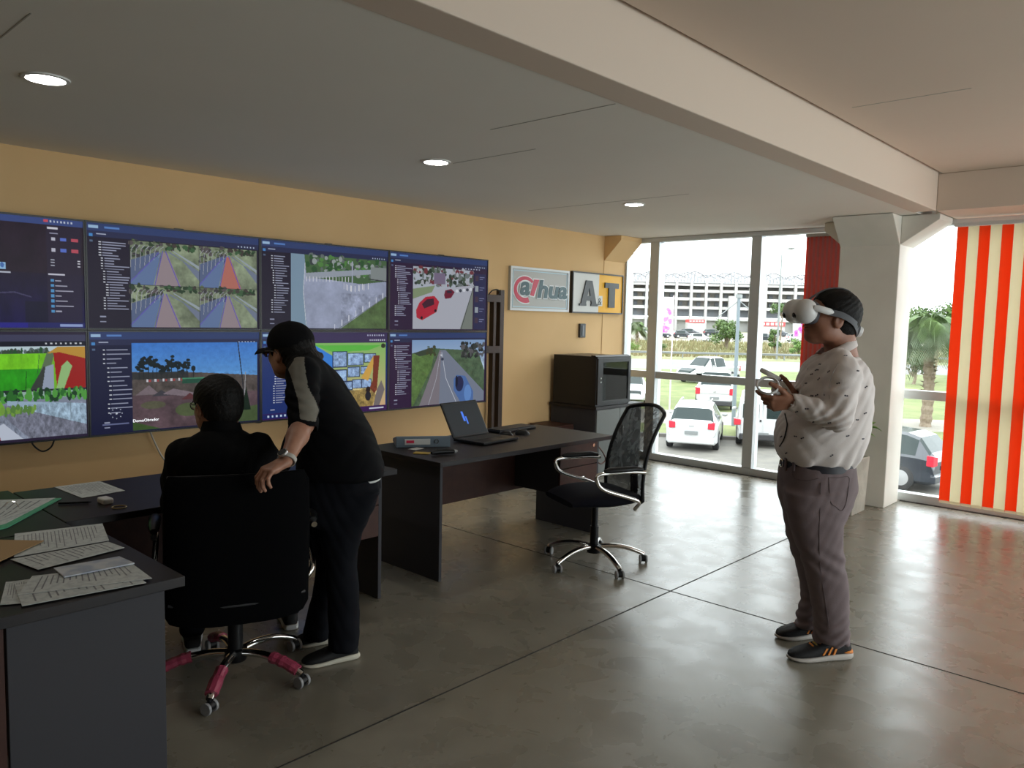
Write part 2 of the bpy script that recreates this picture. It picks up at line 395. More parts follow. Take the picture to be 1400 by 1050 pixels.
# downlights
M_lamp = mat('lamp_glow', (1, 1, 1), .5, emit=((1, .98, .94), 22)); M_ring = mat('lamp_ring', (.75, .75, .72), .4)
for (x, y, lb) in ((-3.705, 1.105, 'round recessed ceiling light over the paper covered desk, nearest one'), (-3.70, 3.253, 'round recessed ceiling light in the middle of the row'), (-3.70, 5.40, 'round recessed ceiling light nearest the windows')):
    t = thing('ceiling_light', lb, 'ceiling light', (x, y, ZC), 0, 'recessed ceiling lights')
    MB().lathe([(.072, 0), (.092, 0), (.090, -.006), (.074, -.008), (.072, 0)], n=32).build('ring', M_ring, t, smooth=True)
    MB().lathe([(.001, -.003), (.073, -.003), (.073, -.0005), (.001, -.0005)], n=32).build('diffuser', M_lamp, t)
    l = bpy.data.lights.new('lamp', 'SPOT'); l.energy = 5; l.spot_size = 2.2; l.spot_blend = .8; l.shadow_soft_size = .06; l.color = (1, .93, .82)
    lo = bpy.data.objects.new('lamp', l); COL.objects.link(lo); lo.location = (x, y, ZC-.02)

# vertical blinds
M_or = mat('orange_blind_fabric', (.90, .13, .02), .7, trans=.55, bump=(90, .1)); M_cr = mat('cream_blind_fabric', (.88, .82, .65), .7, trans=.5, bump=(90, .1))
M_rail = mat('blind_rail', (.55, .55, .53), .4); M_chain = mat('blind_chain', (.6, .5, .35), .4)
def blind(name, label, x0, n, wd, yb, ang, z0, z1, start=0, gap=1., mats=None):
    t = thing(name, label, 'blind', (x0, yb, 0))
    MB().box((-.02, -.03, z1), (n*wd*gap+.02, .03, z1+.03)).build('head_rail', M_rail, t, bevel=.003)
    for k in range(n):
        s = MB(); c = math.cos(ang+random.uniform(-.03, .03)); q = math.sin(ang+random.uniform(-.05, .05)); cxk = (k+.5)*wd*gap
        rs = []
        for i in range(7):
            v = (i/6-.5)*wd; bow = .006*(1-(2*i/6-1)**2); rs.append((cxk+v*c-bow*q, v*q+bow*c))
        vs = []; fs = []
        for z in (z0, (z0+z1)/2, z1-.002):
            for (a, b) in rs: vs.append((a, b, z))
            for (a, b) in rs[::-1]: vs.append((a, b+.0012, z))
        nn = 14
        for j in range(2):
            for i in range(nn): fs.append((j*nn+i, j*nn+(i+1) % nn, (j+1)*nn+(i+1) % nn, (j+1)*nn+i))
        fs += [tuple(range(nn))[::-1], tuple(range(2*nn, 3*nn))]
        s.add(vs, fs); m = (mats or (M_or, M_cr))[(k+start) % 2]
        sl = s.build('slat', m, t, smooth=True)
        MB().box((cxk-wd*.45*abs(c)-.001, -.004, z0-.012), (cxk+wd*.45*abs(c)+.001, .004, z0+.01)).build('weight', M_cr, sl)
    pts = []
    for k in range(n):
        for i in range(5): pts.append(((k+i/5)*wd*gap+.01, -.008, z0-.012-.014*math.sin(PI*i/5)))
    MB().tube(pts, .0016, 5).build('chain', M_chain, t)
    return t
blind('vertical_blind', 'orange and cream striped vertical blind spread over the right window', -1.845, 17, .0835, 7.56, .07, .075, 2.465)
t = blind('vertical_blind', 'reddish orange vertical blind bunched beside the column', -3.15, 20, .089, 7.60, 1.25, .08, 2.45, gap=.24,
      mats=(mat('red_blind_fabric', (.80, .11, .03), .7, trans=.5), mat('brick_blind_fabric', (.70, .26, .16), .7, trans=.5)))

# ================================================================== VIDEO WALL
XS = WX+.15
def s2l(c): c = np.clip(c, 0, 1); return np.where(c <= .04045, c/12.92, ((c+.055)/1.055)**2.4)
class Cv:
    W, H = 384, 216
    def __init__(s, c): s.a = np.ones((s.H, s.W, 3))*np.array(c)/255; s.yy, s.xx = np.mgrid[0:s.H, 0:s.W]; s.u = (s.xx+.5)/s.W; s.v = (s.yy+.5)/s.H
    def put(s, m, c, al=1.):
        c = np.array(c, float)/255
        if c.ndim == 1: s.a[m] = s.a[m]*(1-al)+c*al
        else: s.a[m] = s.a[m]*(1-al)+c[m]*al
    def rect(s, x0, y0, x1, y1, c, al=1.): s.put((s.u >= x0) & (s.u < x1) & (s.v >= y0) & (s.v < y1), c, al)
    def poly(s, p, c, al=1.):
        ins = np.zeros(s.u.shape, bool); n = len(p)
        for i in range(n):
            (x0, y0), (x1, y1) = p[i], p[(i+1) % n]
            if y0 == y1: continue
            k = ((s.v >= min(y0, y1)) & (s.v < max(y0, y1))) & (s.u < (x1-x0)*(s.v-y0)/(y1-y0)+x0); ins ^= k
        s.put(ins, c, al)
    def line(s, p, c, w=.003, al=1.):
        A = s.W/s.H
        for (x0, y0), (x1, y1) in zip(p[:-1], p[1:]):
            dx, dy = (x1-x0)*A, y1-y0; L2 = dx*dx+dy*dy+1e-9
            t = np.clip(((s.u-x0)*A*dx+(s.v-y0)*dy)/L2, 0, 1); d = np.hypot((s.u-x0)*A-t*dx, s.v-y0-t*dy); s.put(d < w, c, al)
    def disc(s, x, y, rx, ry, c, al=1.): s.put(((s.u-x)/rx)**2+((s.v-y)/ry)**2 < 1, c, al)
    def noise(s, x0, y0, x1, y1, amt, sc_=6, seed=1):
        g = np.random.default_rng(seed); n = 0
        for f, w_ in ((sc_, .5), (sc_*3, .3), (sc_*8, .2)):
            G = g.random((int(f)+2, int(f*1.8)+2)); a = s.v*f; b = s.u*f*1.7; i = a.astype(int); j = b.astype(int); a = a-i; b = b-j
            n = n+w_*((G[i, j]*(1-b)+G[i, j+1]*b)*(1-a)+(G[i+1, j]*(1-b)+G[i+1, j+1]*b)*a)
        m = (s.u >= x0) & (s.u < x1) & (s.v >= y0) & (s.v < y1); s.a[m] = np.clip(s.a[m]*(1+amt*(n[m][:, None]-.5)*2), 0, 1)
    def bushes(s, x0, x1, y0, y1, cols, n=60, r=.02, seed=2):
        g = np.random.default_rng(seed)
        for _ in range(n):
            s.disc(g.uniform(x0, x1), g.uniform(y0, y1), r*g.uniform(.4, 1.2), r*g.uniform(.6, 1.9), cols[g.integers(len(cols))])
    def ui(s, rows, side=.20, x0=.06, top=.0, indent=(0,), seed=3, bar=(44, 62, 118), panel=(34, 26, 48)):
        g = np.random.default_rng(seed)
        s.rect(0, 0, 1, 1, panel); s.rect(0, 0, 1, .075, bar); s.rect(0, .075, 1, .13, (40, 44, 84))
        s.rect(.01, .022, .06, .05, (150, 190, 230)); s.rect(.09, .03, .17, .045, (80, 130, 210))
        s.rect(.012, .10, .03, .13, (60, 140, 220)); s.rect(.015, .16, .03, .18, (120, 160, 200), .6)
        s.rect(.05, .095, .10, .108, (170, 180, 210))
        for k in range(rows):
            y = .17+k*(.66/rows); i = indent[min(k*len(indent)//rows, len(indent)-1)]
            s.rect(x0+i, y, x0+i+.012, y+.009, (215, 220, 235)); s.rect(x0+i+.018, y, x0+i+.045+g.uniform(.02, side-.095-i), y+.009, (150, 155, 185))
        s.rect(x0, .88, x0+.03, .892, (150, 155, 185)); s.rect(x0, .93, x0+.03, .942, (150, 155, 185))
        for k in range(6): s.rect(.86+k*.02, .1, .868+k*.02, .115, (180, 195, 225))
def feed_path(c, x0, y0, x1, y1, red, seed):
    f = lambda a, b: (x0+(x1-x0)*a, y0+(y1-y0)*b); R = lambda p, col, al=1.: c.poly([f(*q) for q in p], col, al)
    R([(0, 0), (1, 0), (1, 1), (0, 1)], (128, 142, 112)); c.noise(x0, y0, x1, y1, .35, 9, seed)
    c.bushes(*[f(0, 0)[0], f(.45, 0)[0], y0, f(0, .4)[1]], [(62, 60, 66), (88, 80, 82), (50, 70, 45), (96, 110, 80)], 50, .014, seed)
    c.bushes(f(.5, 0)[0], f(.95, 0)[0], f(0, .02)[1], f(0, .15)[1], [(40, 66, 40), (70, 60, 56), (60, 100, 60)], 50, .012, seed+1)
    R([(.42, .2), (.02, 1), (0, .85), (0, .45)], (84, 100, 140)); R([(.44, .22), (.32, 1), (0, 1), (0, .92)], (92, 118, 168))
    R([(.46, .22), (.52, .22), (.72, 1), (.34, 1)], (190, 105, 90) if red else (150, 132, 140))
    R([(.56, .2), (1, .62), (1, .85), (.75, .4), (.54, .22)], (110, 122, 150)); R([(.6, .16), (1, .5), (1, .58), (.62, .2)], (150, 165, 175))
    for a in np.linspace(0, .4, 7): c.line([f(a, .75-a), f(a+.02, .2-.1*a), f(a+.07, .1)], (170, 175, 185), .0022)
    for p in ([(.46, .2), (.34, 1)], [(.50, .2), (.70, 1)], [(.40, .25), (0, .95)]): c.line([f(*q) for q in p], (92, 80, 190), .0045)
    c.rect(x0, y0, x1, y0+.004, (30, 30, 40)); c.rect(x0, y0, x0+.002, y1, (30, 30, 40))
def squash(c, x0):
    W = c.W; x = np.arange(W)/W; src = np.clip((x-x0)/(1-x0), 0, .999); c.a = c.a[:, (src*W).astype(int)]; return c
def scr_desktop():
    c = Cv((38, 24, 40)); c.put(c.v > .5, np.dstack([38-14*c.v, 26-10*c.v, 48+60*(c.v-.5)]))
    c.rect(0, 0, 1, .06, (52, 72, 140)); c.rect(0, .95, 1, 1, (32, 34, 110)); c.rect(0, .955, .42, 1, (35, 30, 150))
    c.noise(0, .06, 1, .95, .25, 5, 4); c.line([(.05, .70), (.3, .68), (.46, .72)], (90, 86, 130), .006, .6)
    c.rect(.4, .76, .62, .95, (22, 20, 42), .7)
    c.rect(.16, .42, .23, .48, (140, 190, 235)); c.disc(.195, .445, .018, .022, (60, 110, 190)); c.rect(.13, .5, .27, .512, (180, 185, 205))
    c.rect(.62, .06, .97, .95, (44, 34, 60), .75)
    c.rect(.60, .015, .64, .035, (220, 70, 90))
    for k in range(7): c.rect(.66+k*.035, .02, .675+k*.035, .035, (190, 200, 225))
    c.rect(.63, .08, .74, .095, (210, 210, 225)); c.rect(.65, .13, .74, .14, (150, 150, 180))
    for j, y in enumerate((.17, .27)):
        c.rect(.67, y, .71, y+.03, (190, 190, 210)); c.rect(.76, y, .82, y+.03, (80, 110, 220)); c.rect(.87, y, .94, y+.03, (200, 70, 90))
    for y in (.37, .395, .42): c.rect(.66, y, .70, y+.01, (170, 175, 195)); c.rect(.93, y, .96, y+.01, (210, 210, 225))
    c.rect(.63, .50, .80, .513, (200, 200, 220))
    for k in range(7): c.rect(.65, .55+k*.047, .685, .575+k*.047, (70, 150, 215)); c.rect(.70, .558+k*.047, .70+.06+.06*((k*37) % 3), .568+k*.047, (165, 165, 190))
    c.rect(.74, .965, .97, .985, (140, 160, 220)); return squash(c, .53)
def scr_four():
    c = Cv((0, 0, 0)); c.ui(26, .21, .06, indent=(0, .01, .02, .035, .02), seed=5)
    feed_path(c, .222, .135, .615, .565, False, 11); feed_path(c, .615, .135, .985, .565, True, 12)
    feed_path(c, .222, .565, .615, .985, False, 13); feed_path(c, .615, .565, .985, .985, False, 14); return c
def scr_carpark():
    c = Cv((0, 0, 0)); c.ui(24, .19, .06, indent=(.01, .02, .03, .01), seed=6)
    x0, y0, x1, y1 = .21, .13, .985, .985; f = lambda a, b: (x0+(x1-x0)*a, y0+(y1-y0)*b)
    c.rect(x0, y0, x1, y1, (150, 160, 190)); c.noise(x0, y0, x1, y1, .12, 8, 2)
    c.poly([f(0, 0), f(.14, 0), f(.12, .5), f(.16, 1), f(0, 1)], (120, 150, 175)); c.line([f(.14, .05), f(.12, .5), f(.15, 1)], (200, 205, 215), .004)
    c.poly([f(.13, 0), f(1, 0), f(1, .30), f(.72, .36), f(.15, .30)], (70, 105, 62)); c.bushes(f(.15, 0)[0], f(.98, 0)[0], y0, f(0, .25)[1], [(44, 90, 46), (80, 140, 60), (100, 110, 110), (60, 66, 70), (150, 160, 160)], 150, .018, 8)
    c.poly([f(.14, .25), f(.55, .18), f(.98, .12), f(.98, .18), f(.55, .26), f(.15, .33)], (150, 160, 175))
    c.poly([f(.82, .1), f(1, .1), f(1, .3), f(.82, .3)], (130, 140, 140)); c.line([f(.8, .28), f(1, .3)], (50, 50, 60), .006)
    for k in range(14): a = .15+k*.033; c.line([f(a, .30-.002*k), f(a, .36-.002*k)], (215, 215, 225), .004)
    for k in range(12):
        a = .53+.02*k+.004*k*(k % 2); c.line([f(a, .36+.035*math.sin(k/3)), f(a, .44+.03*math.sin(k/3))], (225, 225, 230), .004)
    c.line([f(.62, .05), f(.62, .45)], (160, 170, 190), .008)
    c.poly([f(1, .52), f(1, 1), f(.5, 1)], (84, 112, 62)); c.noise(f(.5, 0)[0], f(0, .5)[1], x1, y1, .3, 14, 5)
    for k in range(8): a = .96-k*.075; b_ = .48+k*.067; c.line([f(a, b_), f(a, b_+.08)], (215, 220, 235), .006)
    c.line([f(1, .52), f(.48, 1)], (110, 120, 130), .004); return c
def scr_redcars():
    c = Cv((0, 0, 0)); c.ui(27, .21, .05, indent=(.0, .02, .03, .0), seed=8, panel=(48, 28, 62))
    x0, y0, x1, y1 = .22, .16, .84, .985; f = lambda a, b: (x0+(x1-x0)*a, y0+(y1-y0)*b)
    c.rect(x0, y0, x1, y1, (170, 180, 195)); c.bushes(x0+.01, x1, y0, f(0, .3)[1], [(70, 88, 70), (110, 120, 120), (46, 60, 50), (120, 50, 60), (170, 175, 185)], 160, .02, 9)
    c.rect(f(.33, 0)[0], f(0, .08)[1], f(.52, 0)[0], f(0, .26)[1], (120, 105, 135))
    c.poly([f(0, .45), f(.45, .33), f(1, .25), f(1, 1), f(0, 1)], (172, 176, 190)); c.poly([f(0, .36), f(.35, .29), f(.3, .40), f(0, .52)], (130, 150, 110))
    c.poly([f(1, .3), f(1, 1), f(.78, 1)], (120, 128, 120)); c.line([f(1, .3), f(.8, 1)], (40, 44, 50), .005)
    c.poly([f(.05, .70), f(.10, .58), f(.20, .48), f(.34, .46), f(.42, .55), f(.38, .72), f(.15, .86), f(.06, .82)], (196, 28, 52)); c.poly([f(.14, .60), f(.22, .52), f(.33, .50), f(.34, .60), f(.18, .67)], (70, 30, 50))
    c.disc(*f(.14, .82), .012, .02, (30, 20, 30)); c.disc(*f(.36, .70), .012, .02, (30, 20, 30))
    c.poly([f(.50, .44), f(.52, .36), f(.62, .33), f(.68, .38), f(.62, .48), f(.52, .50)], (120, 24, 50)); c.rect(*f(.55, .36), *f(.63, .40), (50, 40, 60))
    for k in range(5): c.disc(*f(.72+.06*k, .36-.01*k), .016, .022, [(210, 215, 225), (60, 66, 80)][k % 2])
    c.rect(.855, .2, .985, .985, (40, 40, 84))
    for k in range(5): c.rect(.865, .22+.15*k, .90, .30+.15*k, (150, 160, 170) if k % 2 else (70, 50, 70)); c.rect(.915, .24+.15*k, .97, .25+.15*k, (120, 125, 170)); c.rect(.915, .27+.15*k, .95, .28+.15*k, (120, 125, 170))
    for k in range(7): c.rect(.72+.03*k, .135, .735+.03*k, .148, (170, 180, 210))
    return c
def scr_field():
    c = Cv((44, 34, 60)); c.rect(0, .03, 1, .09, (62, 62, 96)); c.rect(0, .09, 1, .13, (24, 26, 44))
    for k in range(8): c.rect(.58+.05*k, .10, .60+.05*k, .118, (200, 205, 215))
    c.rect(0, .135, .985, .53, (120, 200, 30)); c.put((c.v > .135) & (c.v < .2) & (c.u < .985), (190, 215, 225)); c.bushes(0, .6, .17, .2, [(40, 90, 50), (90, 110, 110), (60, 80, 60)], 50, .02, 4)
    c.rect(0, .2, .62, .37, (120, 225, 20)); c.rect(0, .34, .62, .53, (40, 170, 22)); c.noise(0, .2, .65, .53, .18, 12, 3)
    c.poly([(.46, .53), (.60, .18), (.68, .18), (.56, .53)], (96, 120, 84)); c.poly([(.42, .53), (.56, .32), (.62, .33), (.54, .53)], (60, 66, 62)); c.poly([(.54, .53), (.58, .32), (.66, .3), (.66, .53)], (150, 165, 190))
    c.line([(.38, .53), (.39, .36)], (30, 60, 30), .005); c.line([(.50, .38), (.52, .2)], (50, 90, 60), .004)
    c.poly([(.66, .18), (.985, .22), (.985, .53), (.69, .53)], (176, 22, 18)); c.poly([(.60, .2), (.70, .14), (.985, .14), (.985, .25), (.72, .19)], (206, 150, 40))
    c.poly([(.74, .32), (.80, .27), (.85, .32), (.76, .53), (.68, .53)], (150, 200, 120))
    c.rect(0, .545, .985, .97, (128, 138, 160)); c.rect(0, .545, .985, .61, (150, 185, 175)); c.bushes(.1, .985, .55, .62, [(46, 120, 44), (80, 170, 60), (30, 70, 40)], 90, .025, 6)
    c.poly([(.2, .62), (.985, .68), (.985, .9), (.2, .68)], (150, 180, 205)); c.poly([(.2, .66), (.985, .88), (.985, .97), (.4, .97), (.1, .7)], (116, 120, 140)); c.noise(.1, .66, .985, .97, .4, 26, 7)
    c.poly([(0, .62), (.14, .62), (.2, .72), (.08, .78), (0, .74)], (120, 190, 50)); c.poly([(0, .60), (.03, .60), (.13, .97), (0, .97)], (150, 26, 30)); c.poly([(.1, .85), (.16, .82), (.34, .97), (.13, .97)], (190, 200, 220))
    for k in range(6): a = .3+.09*k+.01*k*k; c.line([(a, .62+.01*k), (a, .72+.03*k)], (110, 130, 140), .004)
    c.bushes(.15, .5, .68, .74, [(120, 170, 60), (90, 140, 60)], 30, .02, 8); return squash(c, .53)
def scr_site():
    c = Cv((0, 0, 0)); c.ui(15, .21, .07, indent=(0, .02, .03, .02), seed=15, panel=(24, 26, 64))
    for k in range(8): c.disc(.135+.03*math.cos(k*PI/4), .80+.05*math.sin(k*PI/4), .003, .005, (190, 200, 225))
    c.disc(.135, .80, .006, .01, (200, 205, 225)); c.rect(.06, .90, .20, .912, (130, 140, 190), .7)
    x0, y0, x1, y1 = .222, .11, .985, .985; f = lambda a, b: (x0+(x1-x0)*a, y0+(y1-y0)*b)
    c.put((c.u > x0) & (c.u < x1) & (c.v > y0) & (c.v < y1), np.dstack([46+90*(c.v-.1), 120+90*(c.v-.1), 225+10*c.v]))
    c.poly([f(0, .33), f(.5, .36), f(1, .42), f(1, 1), f(0, 1)], (84, 74, 70)); c.noise(x0, f(0, .36)[1], x1, y1, .35, 16, 6)
    c.poly([f(0, .60), f(1, .62), f(1, 1), f(0, 1)], (92, 70, 78)); c.noise(x0, f(0, .6)[1], x1, y1, .3, 8, 9)
    g = np.random.default_rng(4)
    for k in range(11):
        a = .04+.036*k+g.uniform(-.01, .01); hh = g.uniform(.14, .24); c.line([f(a, .42), f(a+.006, .42-hh)], (18, 26, 30), .004)
        for _ in range(9): c.disc(*f(a+g.uniform(-.02, .02), .42-hh+g.uniform(-.03, .1)), .012, .015, (16, 30, 34))
    for (a, h_) in ((.46, .12),): c.line([f(a, .42), f(a, .42-h_)], (20, 28, 34), .004); c.disc(*f(a, .31), .014, .03, (22, 34, 40))
    c.rect(*f(0, .34), *f(.42, .42), (40, 44, 46), .8)
    for k in range(14): c.rect(*f(.1+.02*k, .42+.004*(k % 3)), *f(.115+.02*k, .45), [(200, 200, 210), (170, 60, 60), (90, 90, 100)][k % 3])
    c.rect(*f(.37, .42), *f(.55, .49), (28, 84, 62)); c.rect(*f(.37, .42), *f(.55, .435), (60, 140, 100))
    c.poly([f(.02, .60), f(.12, .49), f(.20, .60)], (120, 104, 112)); c.poly([f(.14, .62), f(.21, .55), f(.28, .62)], (62, 60, 70)); c.poly([f(.22, .60), f(.3, .54), f(.46, .60), f(.5, .66)], (126, 110, 120)); c.poly([f(.36, .68), f(.43, .60), f(.5, .68)], (96, 46, 50))
    c.disc(*f(.42, .80), .08, .07, (78, 100, 50), .8); c.disc(*f(.15, .72), .07, .04, (88, 96, 60), .7); c.poly([f(.75, .85), f(1, .8), f(1, 1), f(.7, 1)], (72, 92, 52)); c.poly([f(0, .9), f(.2, 1), f(0, 1)], (60, 90, 40))
    c.line([f(.83, 0), f(.87, .5), f(.88, .78)], (34, 40, 52), .006); c.line([f(.895, .38), f(.885, .7)], (150, 150, 155), .005)
    c.poly([f(.90, .55), f(.94, .86), f(.86, .86)], (18, 40, 24)); c.noise(x0, y0, x1, y1, .1, 40, 3); return c
def scr_room():
    c = Cv((0, 0, 0)); c.ui(24, .19, .06, indent=(.01, .03, .02), seed=18, panel=(26, 48, 120)); c.rect(.2, 0, 1, .13, (58, 44, 92))
    for k in range(8): c.rect(.82+.02*k, .03, .83+.02*k, .045, (190, 195, 225)); c.rect(.84+.018*k, .09, .85+.018*k, .105, (200, 200, 225))
    x0, y0, x1, y1 = .21, .13, .985, .93; f = lambda a, b: (x0+(x1-x0)*a, y0+(y1-y0)*b)
    c.put((c.u > x0) & (c.u < x1) & (c.v > y0) & (c.v < y1), np.dstack([120+110*c.v, 205-30*c.v, 90+40*c.v]))
    c.poly([f(0, 0), f(.22, .02), f(.42, .2), f(.42, .95), f(0, 1)], (40, 130, 240)); c.poly([f(.22, .03), f(.95, .04), f(.8, .12), f(.42, .14)], (90, 205, 60))
    for (a, b, d, e) in ((.42, .14, .56, .36), (.58, .17, .74, .34), (.76, .18, .88, .30), (.40, .42, .56, .60), (.58, .38, .70, .52), (.72, .38, .80, .48), (.52, .60, .62, .72), (.63, .58, .72, .70), (.73, .58, .83, .70)):
        c.rect(*f(a-.008, b-.014), *f(d+.008, e+.014), (30, 44, 90)); c.rect(*f(a, b), *f(d, e), (140, 175, 225)); c.noise(*f(a, b), *f(d, e), .5, 30, int(a*100))
    c.poly([f(.72, .55), f(.86, .2), f(.9, .2), f(.8, .6)], (226, 170, 60)); c.poly([f(.86, .2), f(.93, .2), f(.90, .75), f(.80, .95), f(.78, .85), f(.85, .6)], (134, 52, 30))
    c.poly([f(.55, .75), f(.82, .72), f(.9, .85), f(.85, 1), f(.6, 1)], (170, 140, 70)); c.noise(*f(.5, .7), *f(.9, 1), .5, 26, 9)
    for (a, b) in ((.58, .78), (.80, .74), (.55, .9)): c.disc(*f(a, b), .02, .04, (40, 24, 20)); c.disc(*f(a, b+.1), .026, .06, (30, 26, 40))
    c.poly([f(.9, .75), f(.95, .6), f(.99, .75), f(.93, 1), f(.86, 1)], (120, 110, 110)); c.disc(*f(.97, .05), .02, .03, (50, 60, 40))
    c.rect(.0, .93, 1, 1, (60, 20, 90)); c.rect(0, .94, .2, .985, (22, 40, 110))
    for k in range(6): c.rect(.04+.03*k, .95, .052+.03*k, .972, (190, 210, 240))
    c.rect(.84, .955, .97, .97, (200, 205, 230)); return c
def scr_road():
    c = Cv((0, 0, 0)); c.ui(26, .21, .05, indent=(0, .01, .03, .01), seed=21, panel=(50, 26, 64))
    x0, y0, x1, y1 = .215, .1, .985, .985; f = lambda a, b: (x0+(x1-x0)*a, y0+(y1-y0)*b)
    c.put((c.u > x0) & (c.u < x1) & (c.v > y0) & (c.v < y1), np.dstack([110+130*c.v, 150+100*c.v, 205+40*c.v]))
    c.poly([f(0, .2), f(.3, .13), f(.9, .18), f(1, .5), f(1, 1), f(0, 1)], (78, 104, 74)); c.poly([f(0, .22), f(.3, .14), f(.25, .45), f(.02, 1), f(0, 1)], (92, 128, 62)); c.noise(x0, f(0, .2)[1], x1, y1, .3, 18, 4)
    c.poly([f(.02, .2), f(.1, .17), f(.24, .12), f(.28, .2), f(.1, .25)], (60, 74, 56)); c.bushes(*[f(.66, 0)[0], f(1, 0)[0], f(0, .05)[1], f(0, .28)[1]], [(38, 44, 44), (56, 60, 56), (90, 90, 96)], 80, .02, 5)
    c.bushes(f(.2, 0)[0], f(.3, 0)[0], f(0, .1)[1], f(0, .24)[1], [(70, 72, 44), (60, 90, 50)], 20, .014, 6)
    c.poly([f(.36, .16), f(.44, .16), f(1, .85), f(1, 1), f(.12, 1)], (118, 128, 150)); c.poly([f(.36, .17), f(.38, .17), f(.36, 1), f(.1, 1)], (128, 120, 130)); c.line([f(.39, .2), f(.45, .6), f(.60, 1)], (205, 210, 225), .004); c.line([f(.37, .2), f(.32, .6), f(.22, 1)], (190, 195, 210), .003)
    c.disc(*f(.40, .30), .014, .022, (60, 66, 90)); c.disc(*f(.385, .24), .01, .014, (200, 205, 220))
    c.poly([f(.56, .62), f(.60, .56), f(.72, .58), f(.84, .84), f(.84, 1), f(.66, 1), f(.56, .80)], (70, 110, 180)); c.disc(*f(.64, .70), .045, .11, (36, 44, 90)); c.disc(*f(.76, .86), .04, .12, (90, 140, 215)); c.disc(*f(.6, .66), .014, .08, (24, 26, 50)); return c
msn = bpy.data.materials.new('lit_display'); msn.use_nodes = True
n = msn.node_tree.nodes; L = msn.node_tree.links; b = n['Principled BSDF']; at = n.new('ShaderNodeVertexColor'); at.layer_name = 'picture'
L.new(at.outputs['Color'], b.inputs['Emission Color']); b.inputs['Emission Strength'].default_value = SCREEN_GAIN if 'SCREEN_GAIN' in globals() else .46
b.inputs['Base Color'].default_value = (.002, .002, .003, 1); b.inputs['Roughness'].default_value = .3; b.inputs['Specular IOR Level'].default_value = .12
M_bez = mat('screen_bezel', (.012, .012, .014), .35)
def display(cv, w_, h_, parent, fr, name='display'):
    """grid of vertices carrying the picture; fr(x,y)->xyz with x right, y down in metres"""
    H, W = cv.a.shape[:2]; iy, ix = np.mgrid[0:H, 0:W]
    P0 = np.array(fr(0, 0)); PX = (np.array(fr(1, 0))-P0)*w_; PY = (np.array(fr(0, 1))-P0)*h_
    vs = P0+(ix/(W-1))[..., None]*PX+(iy/(H-1))[..., None]*PY; vs = vs.reshape(-1, 3)
    i = (iy*W+ix)[:-1, :-1].ravel(); F = np.stack([i, i+W, i+W+1, i+1], 1)
    ob = mesh_obj(name, [(vs, F)], msn, parent)
    ca = ob.data.color_attributes.new('picture', 'FLOAT_COLOR', 'POINT')
    gr = cv.a.mean(2, keepdims=True); cv.a = cv.a*.82+gr*.18
    rgba = np.concatenate([s2l(cv.a).reshape(-1, 3), np.ones((H*W, 1))], 1); ca.data.foreach_set('color', rgba.astype(np.float32).ravel())
    return ob
ys = [Xp(x, 400, XS)[1] for x in (667,)]; yR = ys[0]
SW = (yR-Xp(118, 400, XS)[1])/3.; zt = Xp(667, 355, XS)[2]; zb = Xp(662, 550, XS)[2]; SH = (zt-zb)/2
SCN = [(0, 0, scr_desktop, 'leftmost upper wall screen showing a dark desktop with a menu list'), (0, 1, scr_field, 'leftmost lower wall screen showing a green field above a gravel path'),
       (1, 0, scr_four, 'upper wall screen showing four fenced path camera views'), (1, 1, scr_site, 'lower wall screen showing a construction site under blue sky'),
       (2, 0, scr_carpark, 'upper wall screen showing a grey parking lot with white posts'), (2, 1, scr_room, 'lower wall screen partly behind the capped man, showing a green room full of monitors'),
       (3, 0, scr_redcars, 'rightmost upper wall screen showing a red van on a street'), (3, 1, scr_road, 'rightmost lower wall screen showing a road with a blurred blue car')]
for ci, ri, fn, lb in SCN:
    y0 = yR-SW*(4-ci); y1 = y0+SW; z1 = zt-SH*ri; z0 = z1-SH; g_ = .0012
    o = thing('video_wall_screen', lb, 'screen', (XS, (y0+y1)/2, z0), 0, 'screens of the video wall')
    X0 = np.array([XS, (y0+y1)/2, z0])
    MB().box((-.075, y0+.0*g_-X0[1]+.05, .05), (-.028, y1-X0[1]-.05, SH-.05)).build('back_housing', M_bez, o, bevel=.004)
    fr = MB(); by = .011
    a, bb = y0+g_-X0[1], y1-g_-X0[1]; c0, c1 = g_, SH-g_
    fr.box((-.028, a, c0), (-.004, bb, c1)); fr.box((-.004, a, c0), (.002, bb, c0+by)); fr.box((-.004, a, c1-by), (.002, bb, c1)); fr.box((-.004, a, c0+by), (.002, a+by*.8, c1-by)); fr.box((-.004, bb-by*.8, c0+by), (.002, bb, c1-by))
    fr.build('bezel', M_bez, o)
    d = display(fn(), (bb-a)-2*by*.8, (c1-c0)-2*by, o, lambda x, y, a=a, c1=c1: (-.0035, a+by*.8+x, c1-by-y))
    MB().box((-.149, -.2, SH*.3), (-.075, .2, SH*.7)).build('wall_mount', M_bez, o)
    if ri == 0 and ci: MB().box((-.02, -.03, SH-g_), (-.004, .03, SH+.004)).build('sensor_tab', M_bez, o)
    if fn is scr_site: text('caption', 'DomoObrador', mat('caption_white', (.9, .9, .9), .5, emit=((.9, .95, 1), .7)), o, (.0, a+.26, .075), (0, 1, 0), (0, 0, 1), .027, .0002)
